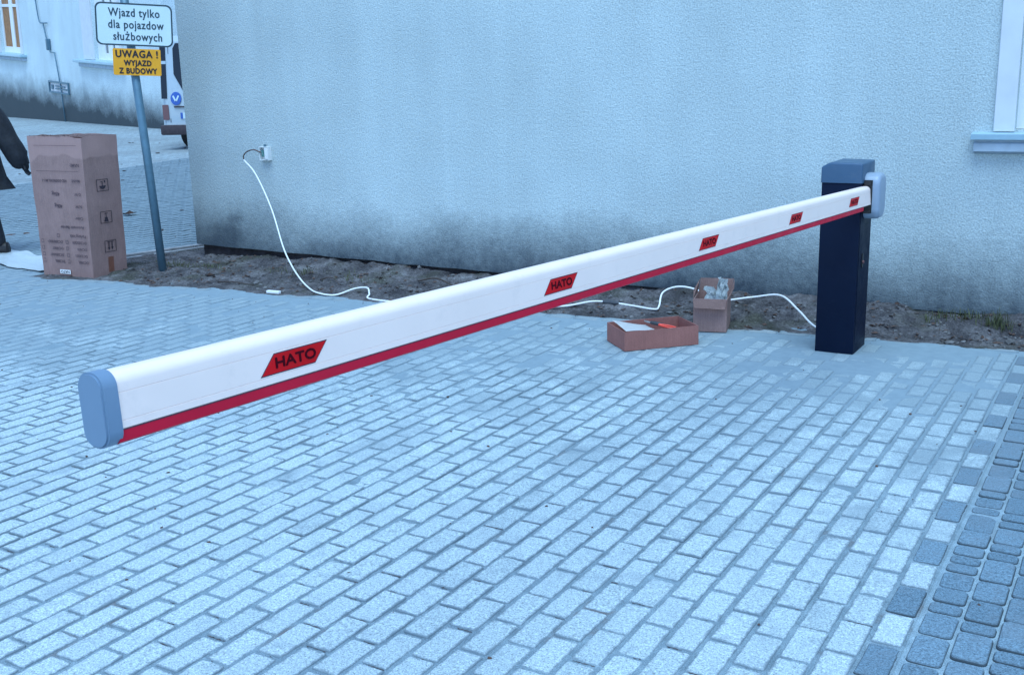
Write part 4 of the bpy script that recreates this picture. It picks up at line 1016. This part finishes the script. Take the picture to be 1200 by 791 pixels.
# ------------------------------------------------------------------ van seen past the wall corner
VP0 = Vector((-17.52, 15.58, .36)); va = math.atan2(.35, .94)
vn = thing('parked_van', 'white van with dark rear glass and a blue round badge peeking past the wall corner', 'van', VP0, va)
VW_, VH, VL = 1.9, 2.25, 4.9
bm = bmesh.new()
prof = [(0, .32), (0, 1.0), (.03, 1.25), (.12, VH-.12), (.25, VH), (3.9, VH), (4.55, 1.35), (5.2, 1.15), (5.3, .9), (5.3, .32)]
prism(bm, prof, 0, VW_, 'x')
bmesh.ops.bevel(bm, geom=[e for e in bm.edges if abs(e.verts[0].co.x-e.verts[1].co.x) < 1e-4 and e.verts[0].co.z > .4 and e.verts[1].co.z > .4], offset=.09, segments=3, affect='EDGES')
obj('body', bm, M_VAN, vn, smooth=True)
def rear(bm, pts, y0=-.012, th=.006, mi=0):          # panel on the rear face following its rake
    P = []
    for x, z in pts:
        ry = 0 if z < 1 else (.03*(z-1)/.25 if z < 1.25 else .03+.09*(z-1.25)/(VH-.12-1.25))
        P.append((x, ry+y0, z))
    A_ = [bm.verts.new(c) for c in P]; B_ = [bm.verts.new((c[0], c[1]+th+.008, c[2])) for c in P]
    bm.faces.new(A_); n_ = len(P)
    for i in range(n_): bm.faces.new((A_[i], B_[i], B_[(i+1) % n_], A_[(i+1) % n_]))
bm = bmesh.new(); rear(bm, [(.015, 1.02), (.135, 1.02), (.135, 2.12), (.015, 2.12)]); obj('pillar_glass', bm, M_GLASS, vn)
bm = bmesh.new(); rear(bm, [(.015, 1.70), (.14, 1.70), (.14, 1.76), (.015, 1.76)], -.016); obj('pillar_trim', bm, M_VAN, vn)
bm = bmesh.new(); rear(bm, [(.30, 1.50), (.30, 2.0), (.36, 2.1), (.92, 2.1), (.92, 1.15), (.50, 1.15)]); rear(bm, [(1.0, 1.15), (1.0, 2.1), (1.6, 2.1), (1.64, 1.15)]); obj('rear_window', bm, M_GLASS, vn)
bm = bmesh.new(); rear(bm, [(.165, .55), (.18, .55), (.205, 2.12), (.19, 2.12)], -.006); rear(bm, [(.942, .55), (.952, .55), (.952, 2.12), (.942, 2.12)], -.006); obj('door_gap', bm, M_EDGING, vn)
bm = bmesh.new(); rear(bm, rrect(.02, .15, .60, .90, .02, 3), -.018, .012); obj('tail_light', bm, M_TAIL, vn)
bm = bmesh.new(); rear(bm, rrect(1.75, 1.88, .60, .90, .02, 3), -.018, .012); obj('tail_light', bm, M_TAIL, vn)
bm = bmesh.new(); box(bm, -.03, 1.93, -.10, .1, .30, .50, .03); obj('bumper', bm, M_RUST, vn, smooth=True)
bd = bpy.data.objects.new('badge', None); link(bd, vn)
bm = bmesh.new(); rear(bm, [(.33+.115*math.cos(R(a)), 1.02+.13*math.sin(R(a))) for a in range(0, 360, 15)], -.02, .012); obj('badge_disc', bm, M_VANBLUE, bd)
bm = bmesh.new()
for s in (-1, 1):
    rear(bm, [(.33+s*.02, .96), (.33+s*.075, 1.07), (.33+s*.045, 1.08), (.33, .99)], -.026, .004)
obj('badge_mark', bm, M_SIGNW, bd)
bm = bmesh.new(); rear(bm, [(.28, .845), (.62, .845), (.62, .87), (.28, .87)], -.03, .02); obj('handle', bm, M_RUST, vn)
lp = bpy.data.objects.new('licence_plate', None); link(lp, vn)
bm = bmesh.new(); rear(bm, [(.40, .62), (.92, .62), (.92, .74), (.40, .74)], -.014, .004); obj('plate_panel', bm, M_SIGNW, lp)
bm = bmesh.new(); rear(bm, [(.40, .62), (.45, .62), (.45, .74), (.40, .74)], -.017, .003); obj('country_band', bm, M_VANBLUE, lp)
for y in (.95, 4.25):
    for x in (.02, VW_-.24):
        wh = bpy.data.objects.new('wheel', None); link(wh, vn)
        bm = bmesh.new(); bmesh.ops.create_cone(bm, cap_ends=True, segments=28, radius1=.33, radius2=.33, depth=.22, matrix=Matrix.Translation((x+.11, y, .33)) @ Matrix.Rotation(R(90), 4, 'Y')); bmesh.ops.bevel(bm, geom=[e for e in bm.edges if len(e.link_faces) == 2 and any(len(f.verts) > 5 for f in e.link_faces)], offset=.03, segments=2, affect='EDGES'); obj('tyre', bm, M_TYRE, wh, smooth=True)
        bm = bmesh.new(); bmesh.ops.create_cone(bm, cap_ends=True, segments=24, radius1=.2, radius2=.2, depth=.228, matrix=Matrix.Translation((x+.11, y, .33)) @ Matrix.Rotation(R(90), 4, 'Y')); obj('rim', bm, M_BACKM, wh, smooth=True)
